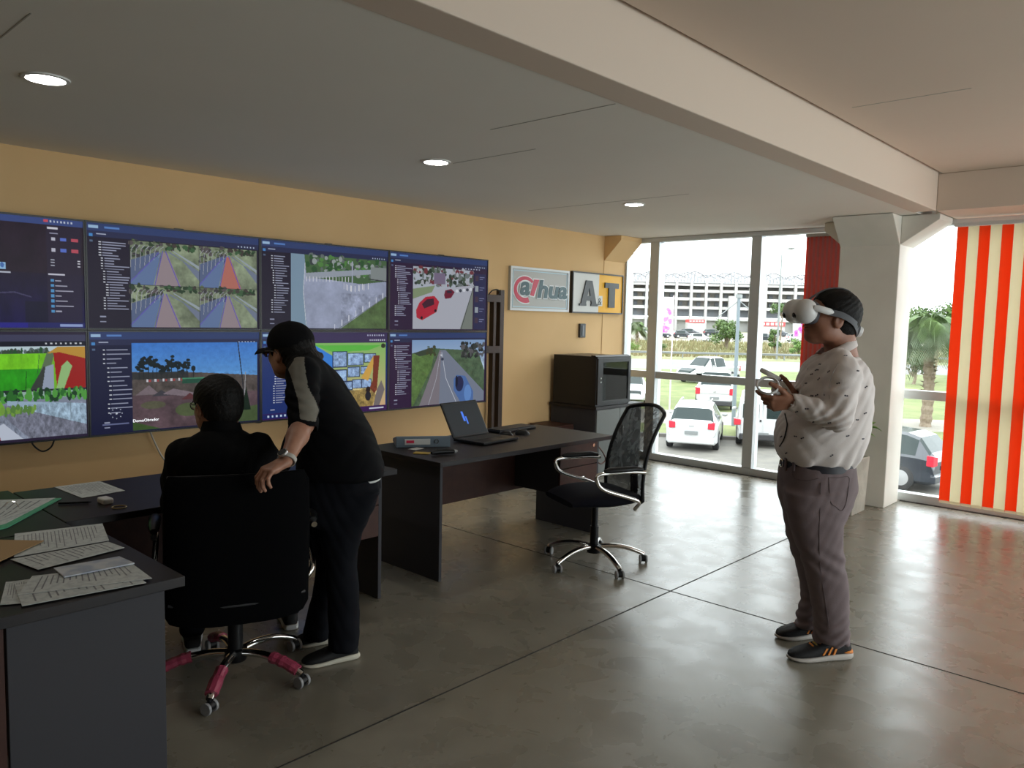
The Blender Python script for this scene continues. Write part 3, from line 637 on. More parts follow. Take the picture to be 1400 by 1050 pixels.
# steel stand behind the screens
M_stl = mat('dark_brown_steel', (.045, .028, .022), .35, .4)
t = thing('screen_stand', 'dark brown steel stand upright with two arms holding the video wall at its right end', 'stand', (WX+.08, Xp(681, 450, WX+.08)[1], 0))
yo = t.location.y
MB().box((-.03, -.005, 0), (.03, .05, 1.87)).build('post', M_stl, t, bevel=.003)
MB().box((-.03, -.095, 0), (.03, -.06, 1.82)).build('post', M_stl, t, bevel=.003)
for z in (1.26, 1.75):
    MB().box((-.025, -.36, z), (.035, -.005, z+.07)).build('arm', M_stl, t, bevel=.003)
MB().box((-.07, -.12, 0), (.12, .08, .02)).build('foot_plate', M_stl, t, bevel=.003)
MB().tube(spline([(.0, -.14, 1.82), (.02, -.11, 1.86), (.03, -.05, 1.87), (.03, -.02, 1.84), (.02, -.05, 1.80)], 5), .006, 6).build('cable_loop', mat('black_rubber', (.015, .015, .015), .5), t)
# another upright, hidden behind the screens, carries their weight on the left
M_cab = MATS['black_rubber']; M_cw = mat('white_cable', (.6, .57, .5), .5)
def cable(name, label, pts, r, m, n=6): return tag(MB().tube(spline(pts, n), r, 7).build(name, m, None, smooth=True), label, 'cable')
xk = WX+.05
cable('cable', 'black cable loop hanging under the leftmost lower screen', [Xp(40, 596, xk), Xp(46, 609, xk), Xp(58, 617, xk), Xp(70, 611, xk), Xp(76, 596, xk)], .005, M_cab)
cable('cable', 'white cable hanging down the wall under the construction site screen', [Xp(204, 585, xk), Xp(208, 597, xk), Xp(219, 620, xk), Xp(232, 640, xk), Xp(240, 664, xk)], .006, M_cw)
cable('cable', 'short black cable sagging below the wall screens between the two men', [Xp(340, 572, xk), Xp(348, 577, xk), Xp(357, 577, xk), Xp(362, 570, xk)], .005, M_cab)
# wall box
o = thing('wall_socket', 'small black wall socket box under the yellow and white sign', 'socket', tuple(Xp(794, 461.5, WX)))
MB().box((0, -.05, 0), (.03, .05, .155)).build('box', mat('socket_black', (.04, .045, .05), .4), o, bevel=.006)
MB().box((.03, -.018, .02), (.036, .012, .135)).build('switch', mat('socket_grey', (.18, .2, .22), .4), o, bevel=.002)
# ================================================================== SIGNS
def sign_frame(name, label, px0, px1, pt0, pt1, pb, depth=.05):
    pass
M_frw = mat('sign_white_edge', (.80, .84, .86), .4); M_face = mat('sign_grey_face', (.52, .52, .50), .5); M_lred = mat('logo_red', (.62, .02, .07), .4); M_lgr = mat('logo_dark_green', (.035, .10, .12), .4)
M_lwh = mat('logo_white', (.88, .90, .92), .4)
p0 = Xp(697, 424, WX+.03); p1 = Xp(777, 428, WX+.03); pt = Xp(697, 363, WX+.03); w_ = p1[1]-p0[1]; h_ = pt[2]-p0[2]
o = thing('logo_sign', 'grey wall sign with red and dark green lettering in a white frame', 'sign', (WX, p0[1], p0[2]))
MB().box((0, 0, 0), (.028, w_, h_)).build('board', M_face, o, bevel=.003)
fr = MB(); q = .022
for a, b_ in (((.028, 0, 0), (.036, w_, q)), ((.028, 0, h_-q), (.036, w_, h_)), ((.028, 0, q), (.036, q, h_-q)), ((.028, w_-q, q), (.036, w_, h_-q))): fr.box(a, b_)
fr.build('edge_frame', M_frw, o)
fr = MB(); q2 = .008; i_ = .035
for a, b_ in (((.028, i_, i_), (.031, w_-i_, i_+q2)), ((.028, i_, h_-i_-q2), (.031, w_-i_, h_-i_)), ((.028, i_, i_), (.031, i_+q2, h_-i_)), ((.028, w_-i_-q2, i_), (.031, w_-i_, h_-i_))): fr.box(a, b_)
fr.build('inner_line', mat('pale_blue_line', (.55, .75, .85), .4), o)
def flat(name, poly, x0, x1, m, parent): return MB().prism(poly, x0, x1, lambda a, b, h: (h, a, b)).build(name, m, parent)
def arcband(cx, cy, rx, ry, a0, a1, w0, w1, n=40):
    o1 = []; i1 = []
    for k in range(n+1):
        t_ = k/n; a = math.radians(a0+(a1-a0)*t_); ww = (w0+(w1-w0)*t_)*(1 if True else 1)
        o1.append((cx+(rx+ww/2)*math.cos(a), cy+(ry+ww/2)*math.sin(a))); i1.append((cx+(rx-ww/2)*math.cos(a), cy+(ry-ww/2)*math.sin(a)))
    return o1, i1
def band(name, outs, ins, x0, x1, m, parent):
    mb = MB(); n = len(outs); vs = []
    for h in (x0, x1):
        for a, b_ in outs: vs.append((h, a, b_))
        for a, b_ in ins: vs.append((h, a, b_))
    fs = []
    for i in range(n-1):
        fs += [(i, i+1, n+i+1, n+i)[::-1], (2*n+i, 2*n+i+1, 3*n+i+1, 3*n+i), (i, i+1, 2*n+i+1, 2*n+i), (n+i, 3*n+i, 3*n+i+1, n+i+1)]
    return mb.add(vs, fs).build(name, m, parent)
YD, ZD = (0, 1, 0), (0, 0, 1)
for (m, off, g_, xx, ex) in ((M_lwh, .017, .022, .034, .003), (M_lgr, .008, 0, .037, .004)):
    text('letter', 'a', m, o, (xx, .145*w_-g_/2, .375*h_), YD, ZD, .60*h_, ex, .15, off, fitw=.165*w_+g_)
    text('lettering', 'hua', m, o, (xx, .435*w_-g_/2, .325*h_), YD, ZD, .57*h_, ex, .15, off, fitw=.525*w_+g_)
for (m, g_, xx) in ((M_lwh, .022, .033), (M_lred, 0, .036)):
    oo, ii = arcband(.235*w_, .49*h_, .160*w_, .255*h_, 42, 292, .030+g_, .055+g_)
    band('ring', oo, ii, .028, xx, m, o)
    e = g_/2; flat('stroke', [(.315*w_-e, .36*h_-e), (.375*w_+e, .34*h_-e), (.46*w_+e, .73*h_+e), (.375*w_-e, .73*h_+e)], .028, xx+.002, m, o)
# the A & T board
M_dk = mat('sign_dark_grey', (.07, .075, .08), .45); M_ye = mat('sign_yellow', (.90, .46, .015), .45)
p0 = Xp(783, 426, WX+.04); p1 = Xp(850, 427, WX+.04); pt = Xp(783, 372, WX+.04); w_ = p1[1]-p0[1]; h_ = pt[2]-p0[2]
o = thing('letter_sign', 'white and yellow wall sign with big dark letters in a black frame', 'sign', (WX+.004, p0[1], p0[2]))
MB().box((0, 0, 0), (.03, w_*.51, h_)).build('white_half', mat('sign_white', (.70, .70, .67), .45), o)
MB().box((0, w_*.51, 0), (.03, w_, h_)).build('yellow_half', M_ye, o)
fr = MB(); q = .014
for a, b_ in (((0, -q, -q), (.04, w_+q, 0)), ((0, -q, h_), (.04, w_+q, h_+q)), ((0, -q, 0), (.04, 0, h_)), ((0, w_, 0), (.04, w_+q, h_))): fr.box(a, b_)
fr.build('frame', mat('sign_frame_black', (.02, .02, .02), .4), o)
def L2(p): return [(a*w_, b*h_) for a, b in p]
A1 = MB(); fa = lambda a, b, h: (h, a*w_, b*h_)
A1.prism([(.14, .18), (.235, .18), (.2975, .64), (.2975, .82), (.24, .82)], .03, .045, fa); A1.prism([(.36, .18), (.455, .18), (.355, .82), (.2975, .82), (.2975, .64)], .03, .045, fa)
A1.prism([(.225, .30), (.37, .30), (.355, .42), (.24, .42)], .03, .0445, fa); A1.prism([(.12, .16), (.25, .16), (.25, .22), (.12, .22)], .03, .044, fa); A1.prism([(.345, .16), (.475, .16), (.475, .22), (.345, .22)], .03, .044, fa)
A1.build('letter_a', M_dk, o)
T1 = MB(); T1.prism([(.70, .14), (.83, .14), (.83, .80), (.70, .80)], .03, .045, fa); T1.prism([(.62, .66), (.91, .66), (.91, .80), (.62, .80)], .03, .0445, fa); T1.build('letter_t', M_dk, o)
MB().box((.03, w_*.50, h_*.17), (.033, w_*.585, h_*.44)).build('small_patch', MATS['sign_white'], o)
text('ampersand', '&', M_dk, o, (.034, w_*.49, h_*.20), YD, ZD, h_*.27, .001)
# ================================================================== FURNITURE
M_top = mat('dark_wenge_top', (.011, .008, .010), .46, spec=.35, noise=(9, (.015, .011, .011), 5, .35, .7)); M_pan = mat('graphite_panel', (.045, .044, .051), .6, spec=.3)
M_wen = mat('wenge_front', (.065, .028, .021), .5, spec=.3, noise=(14, (.050, .021, .017), 5, .35, .7)); M_chr = mat('chrome', (.75, .74, .72), .12, 1.)
M_edge = mat('grey_edge_band', (.11, .11, .125), .45); M_pl = mat('grey_plastic', (.25, .25, .25), .45); M_bk = mat('black_plastic', (.006, .006, .007), .4, spec=.3)
ZT = .755
def desk(name, label, x0, x1, y0, y1, drawers=True, panels=(1, 1), left_in=.09):
    """long side along y, user side at +x"""
    o = thing(name, label, 'desk', ((x0+x1)/2, (y0+y1)/2, 0), 0, 'office desks'); cx, cy = (x0+x1)/2, (y0+y1)/2
    B = lambda nm, a, b, m, p=o, bv=.002: MB().box((a[0]-cx, a[1]-cy, a[2]), (b[0]-cx, b[1]-cy, b[2])).build(nm, m, p, bevel=bv)
    B('top', (x0, y0, ZT-.03), (x1, y1, ZT), M_top)
    for s, on in ((0, panels[0]), (1, panels[1])):
        if not on: continue
        ya = y0+left_in if s == 0 else y1-.05
        B('side_panel', (x0+.06, ya, 0), (x1-.10, ya+.022, ZT-.03), M_pan)
    B('modesty_panel', (x0+.20, y0+left_in+.022, .33), (x0+.218, y1-.05, ZT-.03), M_wen)
    if drawers:
        ya = y1-.05-.43; yb = y1-.052
        c = B('pedestal', (x0+.22, ya, .36), (x1-.115, yb, ZT-.03), M_pan)
        for k, (z0, z1) in enumerate(((.545, .715), (.365, .540))):
            d = B('drawer', (x1-.115, ya, z0), (x1-.097, yb, z1), M_wen)
            ym = (ya+yb)/2-cy; xq = x1-.097-cx; zm = (z0+z1)/2+.01
            MB().tube([(xq, ym-.06, zm), (xq+.014, ym-.045, zm), (xq+.022, ym, zm), (xq+.014, ym+.045, zm), (xq, ym+.06, zm)], [.004, .007, .009, .007, .004], 8).build('handle', M_chr, d, smooth=True)
            if k == 0: MB().cyl((xq, yb-cy-.05, z1-.035), (xq+.006, yb-cy-.05, z1-.035), .012, 16).build('lock', M_chr, d)
    return o
desk('desk', 'dark wenge desk with the laptop and binder on it', -4.09, -3.34, 3.0, 4.70)
desk('desk', 'dark desk in front of the seated man with one sheet of paper on it', -4.06, -3.36, 1.03, 2.70)
desk('desk', 'dark desk at the far left edge carrying the green folder', -4.12, -3.28, -.9, 1.025, drawers=False)
# the return desk in the near left corner
o = thing('desk', 'near left desk with grey side panel and a spread of printed papers', 'desk', (-2.83, .55, 0), 0, 'office desks')
B = lambda nm, a, b, m: MB().box((a[0]+2.83, a[1]-.55, a[2]), (b[0]+2.83, b[1]-.55, b[2])).build(nm, m, o, bevel=.002)
B('top', (-3.275, .36, ZT-.035), (-2.42, 1.085, ZT-.002), M_top)
B('side_panel', (-2.52, .605, 0), (-2.498, 1.052, ZT-.035), M_pan)
B('side_panel', (-3.24, .42, 0), (-3.218, 1.035, ZT-.035), M_pan)
B('modesty_panel', (-3.2, .70, .1), (-2.52, .72, ZT-.035), M_wen)
B('rear_panel', (-2.515, .40, 0), (-2.503, .60, ZT-.035), M_wen)
# cabinet and server rack by the window
M_cabf = mat('grey_laminate', (.13, .14, .135), .3); M_rk = mat('rack_black', (.014, .014, .016), .35, .3)
o = thing('storage_cabinet', 'grey storage cabinet against the left wall under the server rack', 'cabinet', (-5.04, 6.76, 0)); X0 = np.array([-5.04, 6.76, 0])
B = lambda nm, a, b, m, p=None: MB().box(tuple(np.array(a)-X0), tuple(np.array(b)-X0)).build(nm, m, p or o, bevel=.002)
B('body', (-5.33, 6.36, 0), (-4.74, 7.17, .69), M_pan); B('top', (-5.34, 6.335, .69), (-4.715, 7.19, .72), M_top)
d = B('door', (-4.74, 6.365, .03), (-4.724, 6.765, .685), M_cabf); MB().box((.318, -.04, .4), (.33, -.03, .5)).build('handle', M_chr, d)
d = B('door', (-4.74, 6.77, .03), (-4.724, 7.165, .685), M_cabf); MB().box((.318, .05, .4), (.33, .06, .5)).build('handle', M_chr, d)
o = thing('low_drawer_unit', 'low dark brown drawer unit against the wall left of the grey cabinet', 'drawer unit', (-5.15, 6.16, 0))
MB().box((-.18, -.14, 0), (.16, .16, .52)).build('body', M_wen, o, bevel=.003)
for k in range(3): MB().box((.16, -.13, .02+k*.165), (.172, .15, .175+k*.165)).build('drawer', M_wen, o, bevel=.002)
o = thing('server_rack', 'black network rack with a glass door standing on the grey cabinet', 'rack', (-5.02, 6.655, .72)); X0 = np.array([-5.02, 6.655, .72])
x0, x1, y0, y1, z0, z1 = -.29, .275, -.295, .295, .0, .51
sh = MB(); sh.box((x0, y0, z0), (x1, y0+.015, z1)); sh.box((x0, y1-.015, z0), (x1, y1, z1)); sh.box((x0, y0+.015, z1-.015), (x1, y1-.015, z1)); sh.box((x0, y0+.015, z0), (x1, y1-.015, z0+.03)); sh.box((x0, y0+.015, z0+.03), (x0+.015, y1-.015, z1-.015))
sh.build('case', M_rk, o, bevel=.003)
MB().prism([(x1-.07, z1-.001), (x1+.012, z1-.001), (x1+.012, z1-.02), (x1-.02, z1+.012), (x1-.07, z1+.012)], y0, y1, lambda a, b, h: (a, h, b)).build('top_lip', M_rk, o)
df = MB()
for a, b_ in (((x1, y0+.005, z0+.02), (x1+.02, y0+.09, z1-.02)), ((x1, y1-.05, z0+.02), (x1+.02, y1-.005, z1-.02)), ((x1, y0+.09, z0+.02), (x1+.02, y1-.05, z0+.055)), ((x1, y0+.09, z1-.06), (x1+.02, y1-.05, z1-.02))): df.box(a, b_)
dr = df.build('door', M_rk, o, bevel=.002)
MB().box((x1+.008, y0+.09, z0+.055), (x1+.012, y1-.05, z1-.06)).build('door_glass', glass_mat('rack_glass', (.85, .9, .88), 1.0), dr)
for z in (.25, .29): MB().cyl((x1+.02, y0+.05, z), (x1+.026, y0+.05, z), .010, 12).build('lock', M_chr, dr)
MB().box((x1-.08, y0+.03, .30), (x1-.05, y1-.03, .38)).build('equipment_panel', mat('equipment_grey', (.05, .055, .06), .4), o)
MB().box((x1-.10, y0+.12, .06), (x1-.06, y1-.10, .24)).build('patch_panel', mat('patch_panel', (.22, .22, .20), .5, noise=(60, (.05, .05, .05), 2, .45, .55)), o)
for yy in (-.09, .1):
    MB().box((x1-.055, yy, .15), (x1-.05, yy+.06, .24)).build('label_card', mat('card', (.7, .68, .6), .6), o)
# ---------------------------------------------------------------- things on the desks
def on(px, py, z=ZT): return Zp(px, py, z)
# laptop
ang = 0.0
a = on(646, 609); b_ = on(708, 598)
o = thing('laptop', 'open black laptop on the desk beside the grey binder', 'laptop', (-3.745, 3.785, ZT), .10); o.scale = (1.12, 1.12, 1.12)
bs = MB().box((-.12, -.17, .004), (.12, .17, .02)).build('base', M_bk, o, bevel=.004)
ky = MB()
for i in range(5):
    for j in range(13): ky.box((-.085+i*.019, -.15+j*.0225, .020), (-.069+i*.019, -.131+j*.0225, .0215))
ky.build('keyboard', mat('key_black', (.03, .03, .032), .5), bs)
MB().box((.035, -.05, .020), (.105, .05, .0205)).build('touchpad', mat('pad_black', (.02, .02, .02), .3), bs)
tl = math.radians(112)
Mx = Matrix.Translation((-.118, 0, .02)) @ Matrix.Rotation(-(PI/2-0)+math.radians(-29), 4, 'Y')
ld = MB(); ld.box((0, -.17, 0), (.235, .17, .008), M=Mx); lid = ld.build('lid', M_bk, o, bevel=.003)
sm = MB(); sm.box((.012, -.158, -.0006), (.222, .158, 0), M=Mx); sm.build('screen', mat('laptop_screen', (.02, .025, .03), .2, emit=((.02, .025, .03), .3)), lid)
sm = MB(); sm.box((.10, -.02, -.0012), (.165, -.002, -.0007), M=Mx); sm.box((.08, .004, -.0012), (.13, .016, -.0007), M=Mx); sm.build('blue_window', mat('laptop_blue', (.02, .05, .2), .3, emit=((.05, .18, .8), .6)), lid)
# keyboard
ka, kb = on(666, 588), on(719, 580); kc = on(731, 588); p = (ka+kc)/2; krz = math.atan2(kb[1]-ka[1], kb[0]-ka[0])-PI/2
o = thing('keyboard', 'black computer keyboard on the desk behind the laptop', 'keyboard', (p[0], p[1], ZT), krz)
MB().box((-.075, -.215, .002), (.075, .215, .018)).build('case', M_bk, o, bevel=.005)
kk = MB()
for i in range(6):
    for j in range(20): kk.box((-.064+i*.0215, -.205+j*.0206, .018), (-.046+i*.0215, -.187+j*.0206, .026))
kk.build('keys', mat('key_dark', (.035, .037, .04), .45), o)
def mouse(label, px, py, rz):
    p = on(px, py); o = thing('computer_mouse', label, 'mouse', (p[0], p[1], ZT), rz)
    MB().rings([[(x, w_*math.cos(t_), max(0, h_*math.sin(t_))) for t_ in np.linspace(0, 2*PI, 18, endpoint=False)] for x, w_, h_ in ((-.052, .012, .012), (-.047, .024, .026), (-.02, .031, .036), (.02, .029, .032), (.045, .022, .02), (.052, .010, .010))]).build('shell', M_bk, o, smooth=True)
    MB().cyl((.028, -.004, .029), (.028, .004, .029), .007, 10).build('wheel', M_pl, o)
mouse('black computer mouse right behind the laptop lid edge', 692, 596, .4); mouse('black computer mouse to the right of the other mouse', 714, 594, .9)
# binder lying on the desk
M_bind = mat('binder_blue_grey', (.13, .17, .21), .5); ba, bb_ = on(547, 612), on(610, 611); p = (ba+bb_)/2; brz = math.atan2(bb_[1]-ba[1], bb_[0]-ba[0])-PI/2
o = thing('ring_binder', 'blue grey ring binder lying on the desk with a white spine label', 'binder', (p[0], p[1], ZT), brz)
MB().prism([(0, 0), (.0, .068), (-.02, .07), (-.27, .022), (-.28, 0)], -.175, .175, lambda a, b, h: (a, h, b)).build('cover', M_bind, o, bevel=.003)
MB().box((.001, -.12, .018), (.003, .045, .056)).build('spine_label', mat('label_white', (.55, .55, .53), .6), o)
MB().box((.003, -.11, .028), (.0036, -.06, .046)).build('label_marks', M_lred, o)
MB().tube([(.003, .085+.013*math.cos(q), .038+.013*math.sin(q)) for q in np.linspace(0, 2*PI, 14, endpoint=False)], .003, 6, closed=True).build('finger_ring', M_chr, o)
p = on(604, 622)
o = thing('tape_gun', 'black handled tool lying on the desk in front of the binder', 'tool', (p[0], p[1], ZT), math.radians(75))
MB().tube([(-.07, 0, .016), (-.03, .005, .02), (.03, .0, .02), (.08, -.01, .018)], [.010, .018, .017, .012], 10).build('grip', M_bk, o, smooth=True)
MB().tube([(.08, -.01, .018), (.10, -.012, .018)], [.014, .008], 10).build('tip', M_pl, o)
p = on(577, 620)
MB_ = MB().box((-.05, -.03, 0), (.05, .03, .004)).build('yellow_tag', mat('yellow_tag', (.45, .30, .03), .5), None, loc=(p[0], p[1], ZT+.001), rot=(0, 0, .6), bevel=.001); tag(MB_, 'small yellow and black tag beside the black tool on the desk', 'tag')
p = on(569, 614)
MB_ = MB().box((-.03, -.045, 0), (.03, .045, .002)).build('paper_note', mat('note_white', (.5, .5, .48), .6), None, loc=(p[0], p[1], ZT+.001), rot=(0, 0, .2)); tag(MB_, 'small white note in front of the grey binder', 'note')
# papers
M_pap = mat('printed_paper', (.62, .65, .64), .7, noise=(45, (.52, .55, .55), 2, .45, .6)); M_ink = mat('ink', (.22, .23, .25), .7)
def sheet(name, label, cat, px, z, m=M_pap, group=None, lines=14, curl=0., th=.0012, ink=M_ink, seed=1):
    c = [Zp(x, y, z) for x, y in px]; g = np.random.default_rng(seed)
    ct = sum(c)/4; mb = MB(); N = 8; top = []
    for i in range(N+1):
        for j in range(N+1):
            u, v = i/N, j/N; q = (c[0]*(1-u)+c[1]*u)*(1-v)+(c[3]*(1-u)+c[2]*u)*v
            q = q-ct; q[2] = th+curl*((2*u-1)**4+(2*v-1)**4)*.5; top.append(q)
    M_ = (N+1)**2; vs = top+[q-[0, 0, th] for q in top]; fs = []
    for i in range(N):
        for j in range(N):
            a = i*(N+1)+j; fs.append((a, a+1, a+N+2, a+N+1)); fs.append((M_+a, M_+a+N+1, M_+a+N+2, M_+a+1))
    for i in range(N):
        for (a, b2) in ((i, i+1), (M_-N-1+i+1, M_-N-1+i), ((i+1)*(N+1), i*(N+1)), (i*(N+1)+N, (i+1)*(N+1)+N)): fs.append((b2, a, M_+a, M_+b2))
    mb.add(vs, fs, 0)
    for k in range(lines):
        u = .08+.84*(k+.5)/lines; v0 = .08+.04*g.random(); v1 = min(.94, v0+g.uniform(.3, .85))
        du = .10/lines
        def pt(u, v): q = (c[0]*(1-u)+c[1]*u)*(1-v)+(c[3]*(1-u)+c[2]*u)*v-ct; q[2] = th+.0004+curl*((2*u-1)**4+(2*v-1)**4)*.5; return q
        mb.add([pt(u-du, v0), pt(u+du, v0), pt(u+du, v1), pt(u-du, v1)], [(0, 1, 2, 3)], 1)
    # make the faces up
    o = mb.build(name, [m, ink], None, loc=tuple(ct)); tag(o, label, cat, group); return o
G_ = 'printed papers on the desks'
sheet('paper_sheet', 'single printed sheet lying alone on the dark desk by the white box', 'paper', [(74, 666), (136, 658), (171, 671), (112, 681)], ZT+.001, group=G_, seed=3)
sheet('paper_sheet', 'long printed sheet at the back of the near desk beside the brown envelope', 'paper', [(20, 730), (140, 716), (149, 739), (19, 762)], ZT+.001, group=G_, seed=4, lines=20)
sheet('paper_sheet', 'printed sheet with a pointed corner in the middle of the near desk', 'paper', [(14, 765), (148, 741), (170, 749), (52, 779)], ZT+.0032, group=G_, seed=5)
sheet('paper_sheet', 'lowest printed sheet of the front pile, sticking out at left', 'paper', [(8, 797), (60, 790), (70, 822), (0, 828)], ZT+.001, group=G_, seed=6, curl=.002)
sheet('paper_sheet', 'printed sheet of the front pile whose lower edge reaches the desk edge', 'paper', [(20, 800), (185, 786), (200, 797), (30, 829)], ZT+.0035, group=G_, seed=7)
sheet('paper_sheet', 'topmost wide printed sheet of the front pile near the desk corner', 'paper', [(44, 788), (182, 772), (208, 791), (24, 814)], ZT+.0062, group=G_, seed=8, lines=16)
sheet('envelope', 'narrow white envelope with a bluish window on the front pile', 'envelope', [(73, 778), (163, 762), (184, 771), (88, 790)], ZT+.010, lines=0, m=mat('envelope_white', (.6, .62, .66), .6, noise=(14, (.40, .45, .56), 2, .42, .6)), th=.004)
sheet('envelope', 'brown paper envelope at the left edge of the near desk', 'envelope', [(-60, 738), (60, 740), (0, 768), (-90, 775)], ZT+.0062, lines=0, m=mat('manila', (.42, .26, .12), .6), th=.003)
o = sheet('folder', 'white papers in a green edged folder at the left edge of the desk', 'folder', [(-60, 688), (84, 682), (10, 722), (-80, 745)], ZT+.001, lines=0, m=mat('folder_green', (.10, .42, .24), .5), th=.004)
c0 = Vector(o.location)
for k, q in enumerate(([(-60, 686), (76, 681), (8, 716), (-80, 738)], [(-70, 697), (42, 697), (0, 712), (-80, 738)])):
    s_ = sheet('sheet', '', '', q, ZT+.006+.003*k, lines=10, seed=20+k)
    for kk in ('label', 'category'): del s_[kk]
    s_.location = Vector(s_.location)-c0; s_.parent = o
p = Zp(10, 692, ZT+.01)-np.array(c0); MB().tube(spline([p+[0, -.01, 0], p+[0.02, 0, .02], p+[.03, .02, .02], p+[.05, .03, 0]], 5), .002, 6).build('ring_clip', M_chr, o)
p = on(101, 689); o = tag(MB().cyl((-.06, 0, .006), (.055, 0, .006), .005, 10).cyl((.055, 0, .006), (.07, 0, .006), .004, 10, .001).build('pen', M_bk, None, smooth=True, loc=tuple(p), rot=(0, 0, math.radians(60))), 'black pen lying between the green folder and the white box', 'pen')
p = on(144, 688); o = thing('small_white_box', 'small white rounded plastic box on the dark desk', 'box', tuple(p), math.radians(95))
MB().box((-.022, -.034, 0), (.022, .034, .026)).build('body', mat('white_plastic', (.75, .75, .74), .4), o, bevel=.008, seg=3); MB().box((-.0215, -.0335, .0125), (.0226, .0346, .0135)).build('lid_seam', M_pl, o)
p = on(163, 694); o = tag(MB().tube([(.028*math.cos(q), .028*math.sin(q), .003) for q in np.linspace(0, 2*PI, 24, endpoint=False)], .0028, 6, closed=True).build('tape_ring', mat('tape_brass', (.40, .30, .14), .35, .5), None, loc=tuple(p)), 'small brass coloured ring lying right of the white box', 'ring')
# cables under the desk with the laptop
p = Zp(705, 664); o = thing('cable_coil', 'coiled black cables with a white plug on the floor behind the desk', 'cable', tuple(p))
pts = []
for k in range(70):
    q = k*.36; rr = .13+.035*math.sin(k*.7); pts.append((rr*.8*math.cos(q), rr*1.3*math.sin(q), .012+.0007*k+.01*abs(math.sin(k*.9))))
MB().tube(spline(pts, 2), .0065, 6).build('coil', M_cab, o, smooth=True)
MB().box((-.03, -.22, .0), (.03, -.13, .035)).build('plug', mat('plug_white', (.6, .6, .58), .4), o, bevel=.006)
cable('cable', 'dark cable hanging at the right end of the laptop desk', [Xp(817, 609, -3.47), Xp(824, 618, -3.47), Xp(828, 628, -3.47), Xp(822, 634, -3.47), Xp(815, 630, -3.47)], .006, mat('brown_cable', (.10, .05, .04), .5))
# ---------------------------------------------------------------- planter by the column
M_con = mat('planter_concrete', (.48, .45, .38), .8, noise=(6, (.34, .31, .26), 5, .35, .7), bump=(40, .2)); M_leaf = mat('glossy_leaf', (.16, .34, .03), .35, noise=(20, (.26, .46, .06), 2, .4, .6))
pz = Zp(1168, 706); pc = np.array([pz[0]-.13, pz[1]+.17, 0])-E1*.055
o = thing('planter', 'tall square concrete planter standing left of the column', 'planter', tuple(pc))
pot = MB(); rr = [[(s1*w_, s2*w_, z) for s1, s2 in ((-1, -1), (1, -1), (1, 1), (-1, 1))] for z, w_ in ((0, .155), (.48, .17), (.48, .145), (.42, .14))]
pot.rings(rr).build('pot', M_con, o, bevel=.008)
MB().box((-.135, -.135, .40), (.135, .135, .439)).build('soil', mat('soil', (.06, .04, .025), .9), o)
def leaf_mesh(mb, base, d, L_, W_, droop, up=(0, 0, 1), n=5, mi=0, fold=.2):
    d = np.array(d, float); d /= np.linalg.norm(d); s_ = np.cross(d, up); s_ /= np.linalg.norm(s_)+1e-9; nn = np.cross(s_, d); vs = []; fs = []
    for i in range(n+1):
        t_ = i/n; w_ = W_*math.sin(PI*min(.98, t_*.92+.06))**.8; c = np.array(base)+d*L_*t_-np.array([0, 0, droop*L_*t_*t_])
        vs += [c-s_*w_/2+nn*fold*w_, c, c+s_*w_/2+nn*fold*w_]
    for i in range(n):
        a = i*3; fs += [(a, a+1, a+4, a+3), (a+1, a+2, a+5, a+4)]
    mb.add(vs, fs, mi)
o = thing('potted_plant', 'leafy green plant growing in the concrete planter behind the man in the headset', 'plant', (pc[0], pc[1], .44))
g = np.random.default_rng(5)
for s_ in range(7):
    a = g.uniform(0, 2*PI); tip = (.08*math.cos(a)+.11, .08*math.sin(a)+.09, .26+.16*g.random()); st_ = MB(); pts = spline([(0.03*math.cos(a), .03*math.sin(a), -.01), (tip[0]*.5, tip[1]*.5, .2), tip], 6)
    stem = st_.tube(pts, .005, 6).build('stem', mat('stem_green', (.10, .2, .03), .5), o, smooth=True)
    for k in range(13):
        t_ = pts[3+k % (len(pts)-3)]; lf = MB(); aa = g.uniform(0, 2*PI); leaf_mesh(lf, t_, (math.cos(aa), math.sin(aa), g.uniform(-.1, .8)), g.uniform(.09, .15), g.uniform(.05, .07), .4)
        lf.build('leaf', M_leaf, stem, smooth=True)
# ================================================================== CHAIRS
M_mesh = None
def mesh_fabric(name, alpha):
    if name in MATS: return MATS[name]
    m = bpy.data.materials.new(name); m.use_nodes = True; MATS[name] = m; n = m.node_tree.nodes; L = m.node_tree.links; b = n['Principled BSDF']
    b.inputs['Base Color'].default_value = (.012, .012, .014, 1); b.inputs['Roughness'].default_value = .6
    t = n.new('ShaderNodeTexCoord'); w1 = n.new('ShaderNodeTexNoise'); w1.inputs['Scale'].default_value = 7; w1.inputs['Distortion'].default_value = 3
    r = n.new('ShaderNodeMapRange'); r.inputs[1].default_value = .35; r.inputs[2].default_value = .65; r.inputs[3].default_value = alpha-.07; r.inputs[4].default_value = min(1, alpha+.07)
    L.new(t.outputs['Object'], w1.inputs['Vector']); L.new(w1.outputs['Fac'], r.inputs[0]); L.new(r.outputs[0], b.inputs['Alpha']); return m
M_fab = mat('black_fabric', (.0022, .0022, .0028), .9, spec=.06); M_fab2 = mat('dark_blue_black_fabric', (.006, .006, .011), .85, spec=.15)
M_pink = mat('pink_plastic_film', (.50, .07, .14), .2, bump=(120, .6), alpha=.72); M_cast = mat('caster_grey', (.30, .30, .31), .4)
